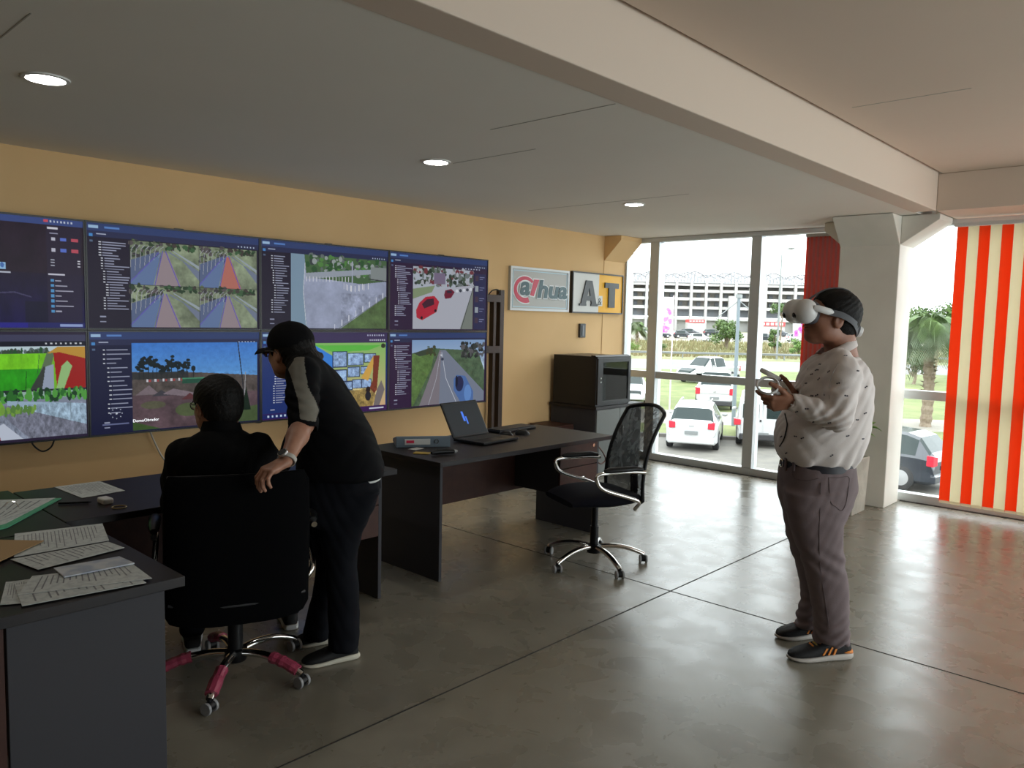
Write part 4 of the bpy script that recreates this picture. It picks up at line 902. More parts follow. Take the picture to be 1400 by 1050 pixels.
def star_base(o, R, rot, film=()):
    hub = MB().lathe([(.045, .075), (.05, .09), (.05, .125), (.03, .13)], n=20).build('hub', M_bk, o, smooth=True)
    for k in range(5):
        a = rot+k*2*PI/5; c, s_ = math.cos(a), math.sin(a)
        prof = [(.03, .112), (.10, .118), (.18, .112), (.25, .095), (R-.02, .070), (R, .058)]
        pts = spline([(c*x, s_*x, z) for x, z in prof], 4)
        lg = MB().tube(pts, [.017-.004*i/len(pts) for i in range(len(pts))], 10, sx=1.25).build('base_leg', M_chr, o, smooth=True)
        if k in film:
            p2 = pts[8:17]; g = np.random.default_rng(k)
            MB().tube(p2, [.021+.004*g.random() for _ in p2], 9, sx=1.2).build('pink_film', M_pink, lg, smooth=False)
        cx, cy = c*R, s_*R; ca = a+1.2+k*1.7; dx, dy = math.cos(ca), math.sin(ca)
        cs = MB(); cs.cyl((cx, cy, .03), (cx, cy, .062), .009, 8)
        cs.cyl((cx-dy*.014, cy+dx*.014, .030), (cx+dy*.014, cy-dx*.014, .030), .021, 16)
        cast = cs.build('caster', M_bk, o, smooth=True)
        for q in (-1, 1): MB().cyl((cx-q*dy*.014, cy+q*dx*.014, .026), (cx-q*dy*.027, cy+q*dx*.027, .026), .026, 20).build('wheel', M_cast, cast, bevel=.003)
def cushion(o, name, L0, L1, W_, z0, z1, m, droop=.02, n=14):
    rs = []
    for i in range(n+1):
        t_ = i/n; x = L0+(L1-L0)*t_; e = math.sin(PI*min(max(t_, .02), .98))**.35; w_ = W_*(.80+.20*e)*(1-.12*(t_ > .5)*(t_-.5)*2); h_ = (z1-z0)*e; zc = (z0+z1)/2-droop*max(0, t_-.7)*6*(t_-.7)
        rs.append([(x, w_/2*(abs(math.cos(q))**.5)*np.sign(math.cos(q)), zc+h_/2*(abs(math.sin(q))**.7)*np.sign(math.sin(q))) for q in [2*PI*k/24 for k in range(24)]])
    return MB().rings(rs).build(name, m, o, smooth=True)
def loop_arm(o, side, yoff, pad_z, front, back, seat_z, m=M_chr):
    y = side*yoff
    pts = spline([(back+.01, y*.80, seat_z-.02), (back+.03, y, seat_z+.05), (front-.02, y, pad_z-.10), (front+.035, y, pad_z-.035), (front+.01, y, pad_z), (back+.10, y, pad_z+.004), (back-.02, y, pad_z-.005)], 6)
    a = MB().tube(pts, .0125, 10).build('armrest', m, o, smooth=True)
    pd = MB().tube([(front-.02, y, pad_z+.014), (front-.05, y, pad_z+.02), (back+.06, y, pad_z+.022), (back, y, pad_z+.014)], [.013, .019, .019, .012], 10, sx=1.3).build('arm_pad', M_bk, a, smooth=True)
    return a
# mesh chair in the middle of the room
fw = -.93*E1-.40*E2; rz = math.atan2(fw[1], fw[0])
o = thing('office_chair', 'empty black mesh back office chair with chrome arms in the middle of the floor', 'chair', (-3.02, 4.08, 0), rz, 'office chairs')
star_base(o, .335, math.radians(-96)-rz)
MB().cyl((0, 0, .12), (0, 0, .25), .028, 16).cyl((0, 0, .25), (0, 0, .40), .022, 16).build('gas_column', M_bk, o, smooth=True)
MB().box((-.12, -.09, .395), (.10, .09, .425)).build('seat_plate', M_bk, o, bevel=.01)
MB().tube([(.02, -.09, .40), (.03, -.24, .385), (.03, -.29, .375)], [.006, .006, .012], 8).build('lever', M_bk, o, smooth=True)
cushion(o, 'seat', -.23, .27, .50, .415, .51, M_fab2, .03)
fr_ = MB()
def backpt(u, v):      # u -1..1 across, v 0..1 up
    x = -.235-.02*v-.17*v*v+.035*(u*u)*(.6+.4*v)+.02*math.sin(PI*v); return (x, u*(.235-.015*v), .44+.60*v)
outl = [backpt(-1, v) for v in np.linspace(.02, .93, 10)]+[backpt(u, 1-.06*u*u) for u in np.linspace(-.9, .9, 8)]+[backpt(1, v) for v in np.linspace(.93, .02, 10)]+[backpt(u, 0) for u in np.linspace(.9, -.9, 8)]
fr_.tube(outl, .013, 8, closed=True); bf = fr_.build('back_frame', M_bk, o, smooth=True)
mm_ = MB(); N = 14; vs = [backpt(-1+2*i/N, 1.0*j/N*(1-.06*((-1+2*i/N)**2)*(j/N)**4)) for j in range(N+1) for i in range(N+1)]; fs = [(j*(N+1)+i, j*(N+1)+i+1, (j+1)*(N+1)+i+1, (j+1)*(N+1)+i) for j in range(N) for i in range(N)]
mm_.add(vs, fs).build('back_mesh', mesh_fabric('chair_mesh', .84), o, smooth=True)
MB().tube(spline([(-.08, 0, .40), (-.20, 0, .40), (-.29, 0, .45), (-.285, 0, .60)], 5), .018, 8, sx=2.2).build('back_bar', M_bk, o, smooth=True)
for s_ in (1, -1): loop_arm(o, s_, .285, .655, .12, -.17, .42)
# manager chair with the seated man
dch = ray(318, 800); dch = np.array([dch[0], dch[1], 0]); dch /= np.linalg.norm(dch); rz1 = math.atan2(dch[1], dch[0])+.06
c1 = Zp(347, 905, 0); c1 = np.array([-3.10, 1.66, 0])-E1*.05
CH1 = o = thing('office_chair', 'black high back office chair with pink film on its base, under the seated man', 'chair', tuple(c1), rz1, 'office chairs')
star_base(o, .33, math.radians(-45)-rz1, film=(0, 1, 3, 4))
MB().cyl((0, 0, .12), (0, 0, .27), .032, 16).cyl((0, 0, .27), (0, 0, .42), .022, 16).build('gas_column', M_bk, o, smooth=True)
MB().box((-.14, -.10, .42), (.12, .10, .45)).build('seat_plate', M_bk, o, bevel=.01)
MB().tube([(-.02, .08, .43), (-.03, .20, .41), (-.06, .27, .385)], [.006, .006, .012], 8).build('lever', M_bk, o, smooth=True)
cushion(o, 'seat', -.24, .28, .52, .44, .53, M_fab, .03)
rs = []; H0, H1 = .34, .955
for i in range(17):
    v = i/16; z = H0+(H1-H0)*v; x = -.255-.045*v+.02*math.cos(v*5); w_ = .285*(1-.02*v)*(1 if 0 < i < 16 else .93); th = .035*(1 if 0 < i < 16 else .5)
    rs.append([(x+th*(abs(math.sin(q))**.8)*np.sign(math.sin(q))+.05*(abs(math.cos(q))**2), w_*(abs(math.cos(q))**.6)*np.sign(math.cos(q)), z-(.012 if i < 1 else 0)*(1-math.cos(q)**2)) for q in [2*PI*k/28 for k in range(28)]])
bk = MB().rings(rs).build('backrest', M_fab, o, smooth=True)
ro = [backp for backp in [(-.30-.045*v+.02*math.cos(v*5)+.05, 0, 0) for v in (0,)]]
MB().tube([(-.268+.05*(u*u), u*.262, .945-.004*u*u) for u in np.linspace(-1, 1, 14)], .010, 8).build('top_piping', mat('piping', (.03, .03, .033), .5), bk, smooth=True)
MB().tube([(-.255-.02+.05*(u*u), u*.265, .43-.012*(1-u*u)) for u in np.linspace(-1, 1, 14)], .007, 8).build('lower_piping', MATS['piping'], bk, smooth=True)
MB().tube(spline([(-.08, 0, .43), (-.18, 0, .43), (-.265, 0, .46), (-.27, 0, .60)], 5), .018, 8, sx=2.2).build('back_bar', M_bk, o, smooth=True)
for s_ in (1, -1): loop_arm(o, s_, .315, .70, .12, -.14, .45)
# ================================================================== OUTSIDE (the room is one floor up)
GZ = -2.65
def W3(s_, t_, z): return CC*[1, 1, 0]+E1*s_+E2*t_+E3*z
def bline(p, q):
    a = Zp(*p, GZ); b = Zp(*q, GZ); A = (a@E1, a@E2); Bq = (b@E1, b@E2); k = (Bq[1]-A[1])/(Bq[0]-A[0]); return lambda s_: A[1]+k*(s_-A[0])
flat_ = lambda t_: (lambda s_: t_)
M_grass = mat('mown_grass', (.085, .12, .025), .9, noise=(.9, (.15, .16, .055), 6, .35, .68)); M_dry = mat('dry_verge_grass', (.11, .13, .04), .95, noise=(.35, (.18, .16, .08), 6, .35, .65))
M_path = mat('pale_concrete_path', (.26, .24, .20), .9, noise=(1.2, (.21, .19, .16), 5, .3, .7)); M_park = mat('car_park_gravel', (.105, .10, .09), .85, noise=(2.5, (.15, .14, .12), 6, .3, .7)); M_road = mat('road_asphalt', (.14, .14, .14), .85, noise=(.6, (.17, .165, .16), 4, .3, .7))
M_curb = mat('kerb_concrete', (.12, .11, .10), .85)
def zone(name, f0, f1, z0, z1, m, label, cat='ground', S0=-70, S1=75, th=.3):
    mb = MB(); N = 12; vs = []
    for i in range(N+1):
        s_ = S0+(S1-S0)*i/N
        for f, z in ((f0, z0), (f1, z1)):
            vs += [W3(s_*(1 if f(0) < 80 else 2.5), f(s_), z), W3(s_*(1 if f(0) < 80 else 2.5), f(s_), z-th)]
    fs = []
    for i in range(N): a = 4*i; fs += [(a, a+4, a+6, a+2), (a+1, a+3, a+7, a+5), (a, a+1, a+5, a+4), (a+2, a+6, a+7, a+3)]
    fs += [(0, 2, 3, 1), (4*N, 4*N+1, 4*N+3, 4*N+2)]
    return struct(mb.add(vs, fs).build(name, m))
b0 = flat_(7.0); b1 = bline((897, 597), (1285, 615)); b2 = bline((900, 579), (1240, 590)); b3 = bline((893, 560), (1285, 575)); b4 = flat_(70); b5 = flat_(88); b6 = flat_(100); b7 = flat_(140); b8 = flat_(190); b9 = flat_(420)
zone('ground_car_park', b0, b1, GZ, GZ, M_park, '', S0=-45, S1=60)
zone('ground_kerb', b1, lambda s_: b1(s_)+.25, GZ+.12, GZ+.12, M_curb, '', th=.4)
zone('ground_grass_strip', lambda s_: b1(s_)+.25, b2, GZ+.08, GZ+.02, M_grass, '')
zone('ground_path', b2, b3, GZ+.02, GZ+.02, M_path, '')
zone('ground_lawn', b3, b4, GZ+.02, GZ, M_grass, '')
zone('ground_road', b4, b5, GZ, GZ, M_road, '')
zone('ground_verge', b5, b6, GZ, GZ, M_dry, ''); zone('ground_verge_bank', b6, b7, GZ, -1.75, M_dry, '')
zone('ground_forecourt', b7, b8, -1.75, -.6, M_path, ''); zone('ground_far_field', b8, b9, -.6, -.5, M_grass, '')
def gz(t_): return GZ if t_ < 100 else GZ+(t_-100)/40*.9 if t_ < 140 else -1.75+min(50, t_-140)/50*1.15
def atg(px, py, t_):       # the spot on the ground at depth t_ along the sight line of column px
    d = ray(px, py); k = t_/(d@E2); p = CC+d*k; return np.array([p[0], p[1], gz(t_)])
# guard rail
M_galv = mat('galvanised_steel', (.20, .21, .21), .5, .3)
o = thing('guard_rail', 'long grey metal guard rail on the far side of the road', 'guard rail', tuple(W3(0, 92, GZ)), math.atan2(E1[1], E1[0]))
MB().prism([(0, .50), (-.05, .56), (0, .62), (-.05, .70), (0, .76), (.02, .76), (.02, .50)], -60, 110, lambda a, b, h: (h, a, b)).build('rail', M_galv, o)
for k in range(43): MB().box((-60+4*k, .02, -.1), (-59.88+4*k, .14, .72)).build('post', M_galv, o)
# tall dry grass on the bank
g = np.random.default_rng(3); mb = MB(); vs = []; fs = []
for k in range(9000):
    s_ = g.uniform(-30, 60); t_ = 95+40*g.random()**1.3; b = W3(s_, t_, gz(t_)-.05); h_ = g.uniform(.35, 1.0); w_ = g.uniform(.05, .12); a = g.normal(0, .25, 2); i = len(vs)
    vs += [b-E1*w_, b+E1*w_, b+E1*a[0]*h_+E2*a[1]*h_+E3*h_]; fs.append((i, i+1, i+2))
o = MB().add(vs, fs).build('tall_grass', mat('tall_dry_grass', (.15, .15, .06), .9, noise=(.3, (.21, .17, .09), 3, .35, .65))); tag(o, 'tall dry yellowish grass on the bank beyond the road', 'grass'); o['kind'] = 'stuff'
# ---------------------------------------------------------------- trees
M_trk = mat('tree_bark', (.16, .12, .08), .9, noise=(8, (.24, .19, .14), 4, .35, .65))
LEAFS = [mat('leaf_green', (.045, .085, .02), .6, noise=(1.5, (.085, .14, .03), 3, .35, .65)), mat('leaf_bright_green', (.08, .16, .02), .6, noise=(1.5, (.13, .21, .04), 3, .35, .65)), mat('leaf_grey_green', (.07, .10, .05), .6, noise=(1.5, (.11, .14, .07), 3, .35, .65))]
def tree(name, label, px, t_, h_, w_, m=0, n=1500, trunk=.35, seed=1, leaf=.16, cat='tree', group=None):
    p = atg(px, 450, t_); o = thing(name, label, cat, tuple(p), 0, group); g = np.random.default_rng(seed); tb = MB()
    tb.tube(spline([(0, 0, -.3), (.04*w_, .02*w_, h_*trunk), (0, 0, h_*.75)], 5), [w_*.035*(1-.05*i) for i in range(11)], 8)
    blobs = []
    for k in range(12):
        a = g.uniform(0, 2*PI); r = w_*.32*g.random()**.5; z = h_*(trunk+.12+(.80-trunk)*g.random()); f_ = 1-.5*abs((z/h_-trunk)/(1-trunk)-.45); c = np.array([r*math.cos(a)*f_, r*math.sin(a)*f_, z]); blobs.append((c, w_*g.uniform(.14, .22)))
        tb.tube([(0, 0, h_*trunk), c*[.5, .5, 1]*.9+np.array([0, 0, h_*trunk*.1]), c], [w_*.014, w_*.008, w_*.004], 5)
    tb.build('trunk', M_trk, o, smooth=True)
    vs = []; fs = []
    for k in range(n):
        c, R = blobs[g.integers(len(blobs))]; d = g.normal(size=3); d /= np.linalg.norm(d); q = c+d*R*g.random()**.35*[1, 1, .8]
        if q[2] < .02*h_: q[2] = .02*h_
        a = g.normal(size=3); a /= np.linalg.norm(a); b_ = np.cross(a, d); b_ /= np.linalg.norm(b_)+1e-9; s_ = leaf*g.uniform(.6, 1.3); i = len(vs)
        vs += [q-a*s_*.5, q+b_*s_*.3, q+a*s_*.5, q-b_*s_*.3]; fs.append((i, i+1, i+2, i+3))
    MB().add(vs, fs).build('crown', LEAFS[m], o); return o
tree('roadside_tree', 'bushy green tree on the bank behind the guard rail, in the middle window pane', 993, 112, 4.6, 5.6, 0, 2600, .12, 3, .34)
tree('roadside_tree', 'narrow green tree at the foot of the tall street lamp', 1060, 108, 3.4, 2.4, 0, 1100, .1, 4, .26)
tree('shrub', 'bright green shrub on the bank close to the headset man', 1093, 102, 2.4, 3.2, 1, 900, .05, 5, .24, cat='shrub')
tree('shrub', 'low green shrub on the bank beside the left wall edge of the window', 860, 104, 1.1, 4.2, 1, 600, .03, 6, .22, cat='shrub')
tree('shrub', 'low green shrub on the bank in the left part of the window', 906, 104, 1.1, 1.8, 0, 400, .03, 16, .2, cat='shrub')
tree('distant_tree', 'distant round tree crown above the parked cars beside the street lamp', 1067, 150, 7.4, 5.0, 0, 1200, .62, 7, .4)
tree('distant_tree', 'round green tree behind the palm in the right window', 1278, 62, 6.2, 6.0, 0, 2400, .42, 8, .3)
tree('distant_tree', 'grey green tree low behind the palm trunk in the right window', 1252, 58, 2.9, 4.0, 2, 1200, .2, 9, .26)
tree('distant_tree', 'green tree at the far side of the road hidden behind the striped blind', 1340, 66, 5.6, 8.0, 0, 1800, .2, 10, .3)
def palm(name, label, px, py, t_, h_, R, n, seed):
    p = atg(px, py, t_); o = thing(name, label, 'palm tree', tuple(p)); g = np.random.default_rng(seed); th = h_-R*.80
    tb = MB(); pts = spline([(0, 0, -.2), (.05, 0, th*.35), (-.04, .03, th*.7), (0, 0, th)], 9); tb.tube(pts, [R*.10*(1.1-.2*i/len(pts))*(1.12 if i % 2 else .92) for i in range(len(pts))], 12)
    for k in range(60):
        q = pts[8+k % (len(pts)-8)]; a = g.uniform(0, 2*PI); d = np.array([math.cos(a), math.sin(a), 1.1]); leaf_mesh(tb, np.array(q)+d*[R*.085, R*.085, 0], d, R*.14, R*.09, .3)
    tb.build('trunk', M_trk, o, smooth=False)
    for k in range(n):
        a = g.uniform(0, 2*PI); el = g.uniform(-.35, 1.35); d = np.array([math.cos(a)*math.cos(el), math.sin(a)*math.cos(el), math.sin(el)]); L_ = R*g.uniform(.85, 1.1); fm = MB(); pts = []
        for i in range(11):
            u = i/10; pts.append(np.array([0, 0, th])+d*L_*u-np.array([0, 0, L_*.80*u*u]))
        fm.tube(pts, [.03*R*.5*(1-.8*i/10) for i in range(11)], 4)
        sd = np.cross(d, [0, 0, 1]); sd /= np.linalg.norm(sd)+1e-9
        for i in range(26):
            u = .12+.86*i/26; q = np.array([0, 0, th])+d*L_*u-np.array([0, 0, L_*.80*u*u]); tg = d-np.array([0, 0, 1.6*u])
            for s_ in (-1, 1): leaf_mesh(fm, q, sd*s_*1.0+tg*.55, R*.38*math.sin(PI*min(.95, u*.8+.15)), R*.024, .7, n=3)
        fm.build('frond', LEAFS[2] if k % 2 else LEAFS[0], o)
    return o
palm('palm_tree', 'palm tree on the grass beside the dark car, left of the striped blind', 1264, 594, 33.2, 5.9, 2.1, 60, 11)
palm('palm_tree', 'small distant palm beside the large pale building, at the left window edge', 871, 455, 120, 4.9, 2.3, 26, 12)
# ---------------------------------------------------------------- poles and banners
def pole(name, label, cat, px, pt, t_, ptop, r, m, parts=()):
    p = atg(px, pt, t_); d = ray(px, ptop); z = CC[2]+d[2]*(t_/(d@E2)); o = thing(name, label, cat, tuple(p)); MB().tube([(0, 0, -.1), (0, 0, (z-p[2])*.5), (0, 0, z-p[2])], [r, r*.9, r*.75], 10).build('pole', m, o, smooth=True); return o, z-p[2]
M_wp = mat('white_pole_paint', (.75, .73, .74), .5); M_pkp = mat('pinkish_pole_paint', (.75, .55, .62), .5)
o, h_ = pole('street_lamp', 'tall thin street lamp standing beyond the road', 'street lamp', 1062, 486, 94, 348, .12, M_galv)
p_ = np.array([0, 0, h_]); MB().tube(spline([p_, p_+E3*.5+E1*.25, p_+E3*.75+E1*.9], 5), .07, 6).build('arm', M_galv, o); MB().ell(tuple(p_+E3*.75+E1*1.1), (.45, .45, .12)).build('lamp_head', M_galv, o)
o, h_ = pole('utility_pole', 'blue grey pole with guy wires behind the white hatchback', 'pole', 1002, 590, 32.0, 404, .085, mat('blue_grey_pole', (.14, .17, .19), .5))
p_ = np.array([0, 0, h_-.2]); MB().tube([p_, p_-E1*.9-E3*.75], .022, 6).build('brace', M_galv, o); MB().tube([p_, p_+E1*.45-E3*.35], .022, 6).build('brace', M_galv, o); MB().box((-.1, -.1, h_-.1), (.1, .1, h_+.05)).build('cap', M_galv, o)
M_bann = mat('banner_white', (.40, .38, .40), .6); M_pk = mat('banner_pink', (.72, .16, .62), .6)
for (px, pt, t_, y0, y1, wpx, lb) in ((915, 566, 36, 406, 456, 18, 'white banner with a pink splash on a thin pole beside the left mullion'), (1099, 520, 48, 432, 460, 18, 'white banner with a pink splash on a thin pole in front of the headset man')):
    o, h_ = pole('banner_pole', lb, 'banner', px, pt, t_, y0-2, .03, M_pkp); z = lambda y: CC[2]+(ray(px, y)/(ray(px, y)@E2)*t_)[2]-o.location.z
    w_ = wpx*t_/1067; mb = MB(); c = [(-E1*w_)+E3*z(y1), E3*z(y1)-E1*.03, E3*z(y0)-E1*.03, -E1*w_+E3*z(y0)]
    mb.add([q-E2*.01 for q in c]+[q+E2*.01 for q in c], [(0, 1, 2, 3), (7, 6, 5, 4), (0, 4, 5, 1), (1, 5, 6, 2), (2, 6, 7, 3), (3, 7, 4, 0)]).build('banner', M_bann, o)
    g = np.random.default_rng(int(px)); pk = MB()
    for k in range(16):
        u = g.uniform(.15, .85); v = g.uniform(.04, .42)*(1.2 if u > .4 else .7)*(1.3 if u > .6 else 1); r = w_*g.uniform(.08, .20); q = -E1*w_*(1-u)+E3*(z(y1)+(z(y0)-z(y1))*v)-E2*.014
        n_ = 9; ring = [q+(E1*math.cos(2*PI*i/n_)+E3*math.sin(2*PI*i/n_))*min(r, w_*min(u, 1-u)*.95)*g.uniform(.7, 1.1) for i in range(n_)]; pk.add(ring+[v_+E2*.003 for v_ in ring], [tuple(range(n_)), tuple(range(n_, 2*n_))[::-1]]+[(i, n_+i, n_+(i+1) % n_, (i+1) % n_) for i in range(n_)])
    pk.build('pink_splash', M_pk, o)
# ---------------------------------------------------------------- the large pale building
TB = 196.
o = thing('stadium_building', 'large pale multi storey building with steel roof trusses in the far distance', 'building', tuple(W3(0, TB, -.6)), math.atan2(E1[1], E1[0]))
sl = lambda px: (ray(px, 420)@E1)/(ray(px, 420)@E2)*TB; zz_ = lambda y, px=960: CC[2]+ray(px, y)[2]/(ray(px, y)@E2)*TB+.6
M_pale = mat('pale_render', (.40, .39, .38), .8); M_bei = mat('beige_infill', (.27, .25, .22), .85); M_dgl = mat('distant_glazing', (.15, .16, .175), .6); M_st = mat('pale_steel', (.22, .22, .23), .6)
xl, xr = sl(800), sl(1125)
for (ya, yb, dep) in ((388, 391, 26), (396, 400, 24), (407, 411, 24), (419, 423, 24), (435, 438, 25)): MB().box((xl, 0, zz_(yb)), (xr, dep, zz_(ya))).build('floor_slab', M_pale, o)
MB().box((xl, 1.5, 0), (xr, 2, zz_(437))).build('ground_floor_wall', M_pale, o)
for (ya, yb, m, back) in ((400, 407, M_bei, 3), (411, 419, M_bei, 3), (423, 433, M_dgl, 2), (391, 396, M_bei, 6)): MB().box((xl, back, zz_(yb)), (xr, back+.4, zz_(ya))).build('infill_band', m, o)
for (ya, yb) in ((401, 406), (412.5, 418)):
    for k in range(26):
        x = xl+(xr-xl)*(k+.3)/26; MB().box((x, 2.6, zz_(yb)), (x+(xr-xl)/26*.42, 2.9, zz_(ya))).build('window', M_dgl, o)
g = np.random.default_rng(9)
for k in range(17):
    x = xl+(xr-xl)*k/16; MB().box((x-.25, -.4, -.3), (x+.35, .4, zz_(384+2*g.random()))).build('column', M_pale, o)
for k in range(9):
    x = xl+(xr-xl)*(k+.5)/9; MB().box((x-.9, -.6, -.3), (x+.9, .5, zz_(404))).build('stair_shaft', M_pale, o) if k in (2, 5, 6) else None
# roof trusses
for j, (y0, y1) in enumerate(((0, 10), (8, 20))):
    for k in range(12):
        tr = MB(); a = xl+(xr-xl)*k/12; b = xl+(xr-xl)*(k+1)/12; n_ = 6; hz = [zz_(386)+ (1.5+1.0*math.sin(PI*i/n_)) *(1.1 if k % 2 else .85)+j*.3 for i in range(n_+1)]; lo = zz_(387)
        top = [(a+(b-a)*i/n_, y0+2, hz[i]) for i in range(n_+1)]; tr.tube(top, .19, 4)
        for i in range(n_): tr.tube([top[i], (a+(b-a)*(i+.5)/n_, y0, lo)], .12, 4); tr.tube([(a+(b-a)*(i+.5)/n_, y0, lo), top[i+1]], .12, 4)
        tr.tube([(a, y0, lo), (b, y0, lo)], .19, 4); tr.build('roof_truss', M_st, o)
# small red shop fronts
for (pa, pb, y0, y1, lb) in ((939, 962, 437, 441, 'red and white shop sign strip on the ground floor of the pale building, left'), (1037, 1072, 440, 446, 'red and white shop front under the pale building, right of the middle mullion')):
    t2 = 188; s_ = lambda px: (ray(px, 440)@E1)/(ray(px, 440)@E2)*t2; zq = lambda y: CC[2]+ray((pa+pb)/2, y)[2]/(ray((pa+pb)/2, y)@E2)*t2
    q = thing('shop_front', lb, 'shop', tuple(W3(s_(pa), t2, gz(t2))), math.atan2(E1[1], E1[0])); wq = s_(pb)-s_(pa); zb_ = gz(t2)
    MB().box((0, .2, -.2), (wq, 3, zq(y1)-zb_)).build('wall', M_pale, q); MB().box((0, 0, zq(y1)-zb_), (wq, 3, zq(y0)-zb_)).build('sign_board', mat('shop_red', (.55, .05, .05), .5), q)
    for k in range(5): MB().box((wq*(.08+.18*k), -.06, zq(y1)-zb_+.25), (wq*(.08+.18*k)+wq*.11, 0, zq(y0)-zb_-.25)).build('white_mark', M_lwh, q)
# ---------------------------------------------------------------- cars
M_rub = mat('tyre_rubber', (.015, .015, .016), .8); M_cgl = mat('car_glass', (.012, .022, .022), .1, spec=.3); M_rim = mat('alloy_rim', (.45, .45, .46), .3, .8); M_red = mat('tail_light_red', (.50, .01, .03), .2, coat=.6); M_plate = mat('number_plate', (.16, .17, .17), .6); M_trim = mat('car_black_trim', (.02, .02, .022), .5)
M_wh = mat('white_car_paint', (.42, .42, .42), .3, coat=.4); M_dkp = mat('dark_blue_grey_car_paint', (.012, .017, .026), .2, coat=.8); M_sil = mat('silver_car_paint', (.45, .46, .48), .3, .3, coat=.5)
def car(name, label, pos, hd, L_, W_, H_, st, paint, belt, kind='hatch', group=None, detail=2, tail=(.74, 1.0, .74)):
    """st: list of (x from rear 0..L, z_low, z_belt, z_top, half width low, half width at belt, half width at top)"""
    o = thing(name, label, 'car', tuple(pos), math.atan2(hd[1], hd[0]), group); body = MB(); glass = {}; rows = []
    for (x, zl, zb_, zt_, wl, wb, wt) in st:
        half = [(0, zl), (wl*.9, zl), (wl, zl+.08), (wl*1.0, (zl+zb_)/2), (wb, zb_-.06), (wb*.97, zb_), (wt+.02, zt_-.07), (wt*.86, zt_-.005), (0, zt_)]
        rows.append([(x-L_/2, a, z) for a, z in half]+[(x-L_/2, -a, z) for a, z in half[-2:0:-1]])
    n = len(rows[0])
    for i in range(len(rows)-1):
        for j in range(n):
            k = (j+1) % n; q = [rows[i][j], rows[i][k], rows[i+1][k], rows[i+1][j]]
            cab = st[i][3]-st[i][2] > .25 and st[i+1][3]-st[i+1][2] > .25
            side = j in (5, 10)
            top = j in (6, 7, 8, 9)
            dx = st[i+1][0]-st[i][0]; dz = st[i+1][3]-st[i][3]; slope = abs(dz) > .45*dx
            isg = (side and cab and (i not in belt)) or (top and slope and i >= (3 if kind == 'van' else 1) and (st[i][3]-st[i][2] > .03 or st[i+1][3]-st[i+1][2] > .03) and abs(dz) > .12)
            key = None if not isg else ('side_window', j) if side else ('windscreen' if i > len(rows)/2 else 'rear_window', 0)
            (glass.setdefault(key, MB()) if isg else body).add(q, [(0, 1, 2, 3)])
    for r in (rows[0], rows[-1]): body.add(r, [tuple(range(n)) if r is rows[0] else tuple(range(n))[::-1]])
    body.build('body', paint, o, smooth=True); [gm.build(key[0], M_cgl, o, smooth=True) for key, gm in glass.items()]
    wr_ = .33 if kind != 'pickup' else .38
    for x in (L_*.19, L_*.81):
        for s_ in (-1, 1):
            y = s_*(W_/2-.10); wv = MB(); wv.lathe([(.03, -.105), (wr_*.9, -.105), (wr_, -.08), (wr_, .08), (wr_*.9, .105), (.03, .105)], n=24); wv.v = [(a, c+0, b) for a, b, c in wv.v]
            wh = wv.build('wheel', M_rub, o, smooth=True, loc=(x-L_/2, y, wr_))
            rm = MB(); rm.lathe([(.02, -.112), (wr_*.62, -.108), (wr_*.62, .108), (.02, .112)], n=20); rm.v = [(a, c, b) for a, b, c in rm.v]; rm.build('rim', M_rim, wh, smooth=False)
    xr_ = -L_/2; tz0, tz1, tw = tail
    for s_ in (-1, 1):
        yo = s_*W_/2*tw
        lt = MB(); lt.rings([[(xr_+.14, yo+s_*.13, tz0+.02), (xr_+.14, yo+s_*.13, tz1), (xr_+.01, yo-s_*.10, tz1-.03), (xr_+.01, yo-s_*.10, tz0)], [(xr_-.02, yo+s_*.09, tz0), (xr_-.02, yo+s_*.10, tz1-.01), (xr_-.05, yo-s_*.12, tz1-.05), (xr_-.05, yo-s_*.12, tz0+.03)]]); lt.build('tail_light', M_red, o, bevel=.015)
        MB().ell((L_*.12, s_*(W_/2+.08), belt_z(st)+.08), (.05, .10, .07)).build('mirror', paint if paint is not M_dkp else M_trim, o, smooth=True)
        MB().ell((L_/2-.12, s_*W_*.34, .62), (.10, .17, .08)).build('head_light', mat('head_light', (.7, .72, .75), .1), o, smooth=True)
    MB().box((xr_-.045, -.21, .56 if kind != 'van' else .42), (xr_-.02, .21, .68 if kind != 'van' else .54)).build('number_plate', M_plate, o, bevel=.01)
    bmp = MB().box((xr_-.06, -W_*.44, .26), (xr_+.10, W_*.44, .48)).build('rear_bumper', M_trim if kind in ('pickup', 'van') else paint, o, bevel=.04, seg=3)
    return o
def belt_z(st): return sorted(q[2] for q in st)[len(st)//2]
HATCH = [(0, .30, .60, .80, .62, .72, .60), (.05, .24, .80, .98, .76, .80, .66), (.12, .22, .92, 1.04, .82, .85, .68), (.42, .22, .95, 1.40, .84, .86, .60), (.75, .24, .95, 1.49, .85, .86, .58), (1.5, .22, .94, 1.53, .85, .86, .58), (2.15, .22, .93, 1.50, .85, .86, .58), (2.25, .22, .93, 1.48, .85, .86, .58), (2.9, .22, .92, 1.02, .85, .84, .62), (3.5, .24, .80, .90, .82, .80, .58), (3.85, .28, .66, .76, .74, .72, .5), (3.95, .32, .56, .62, .62, .6, .45)]
def place(px, py): return Zp(px, py, GZ+.01)
def heading(p0, p1): a = Zp(*p0, GZ); b = Zp(*p1, GZ); d = b-a; return d/np.linalg.norm(d)
hv = heading((945, 622), (957, 600)); p = place(944, 617)+hv*1.98
o = car('hatchback_car', 'white hatchback with roof rails parked nearest the window, seen from behind', p, hv, 3.95, 1.72, 1.5, HATCH, M_wh, (6,))
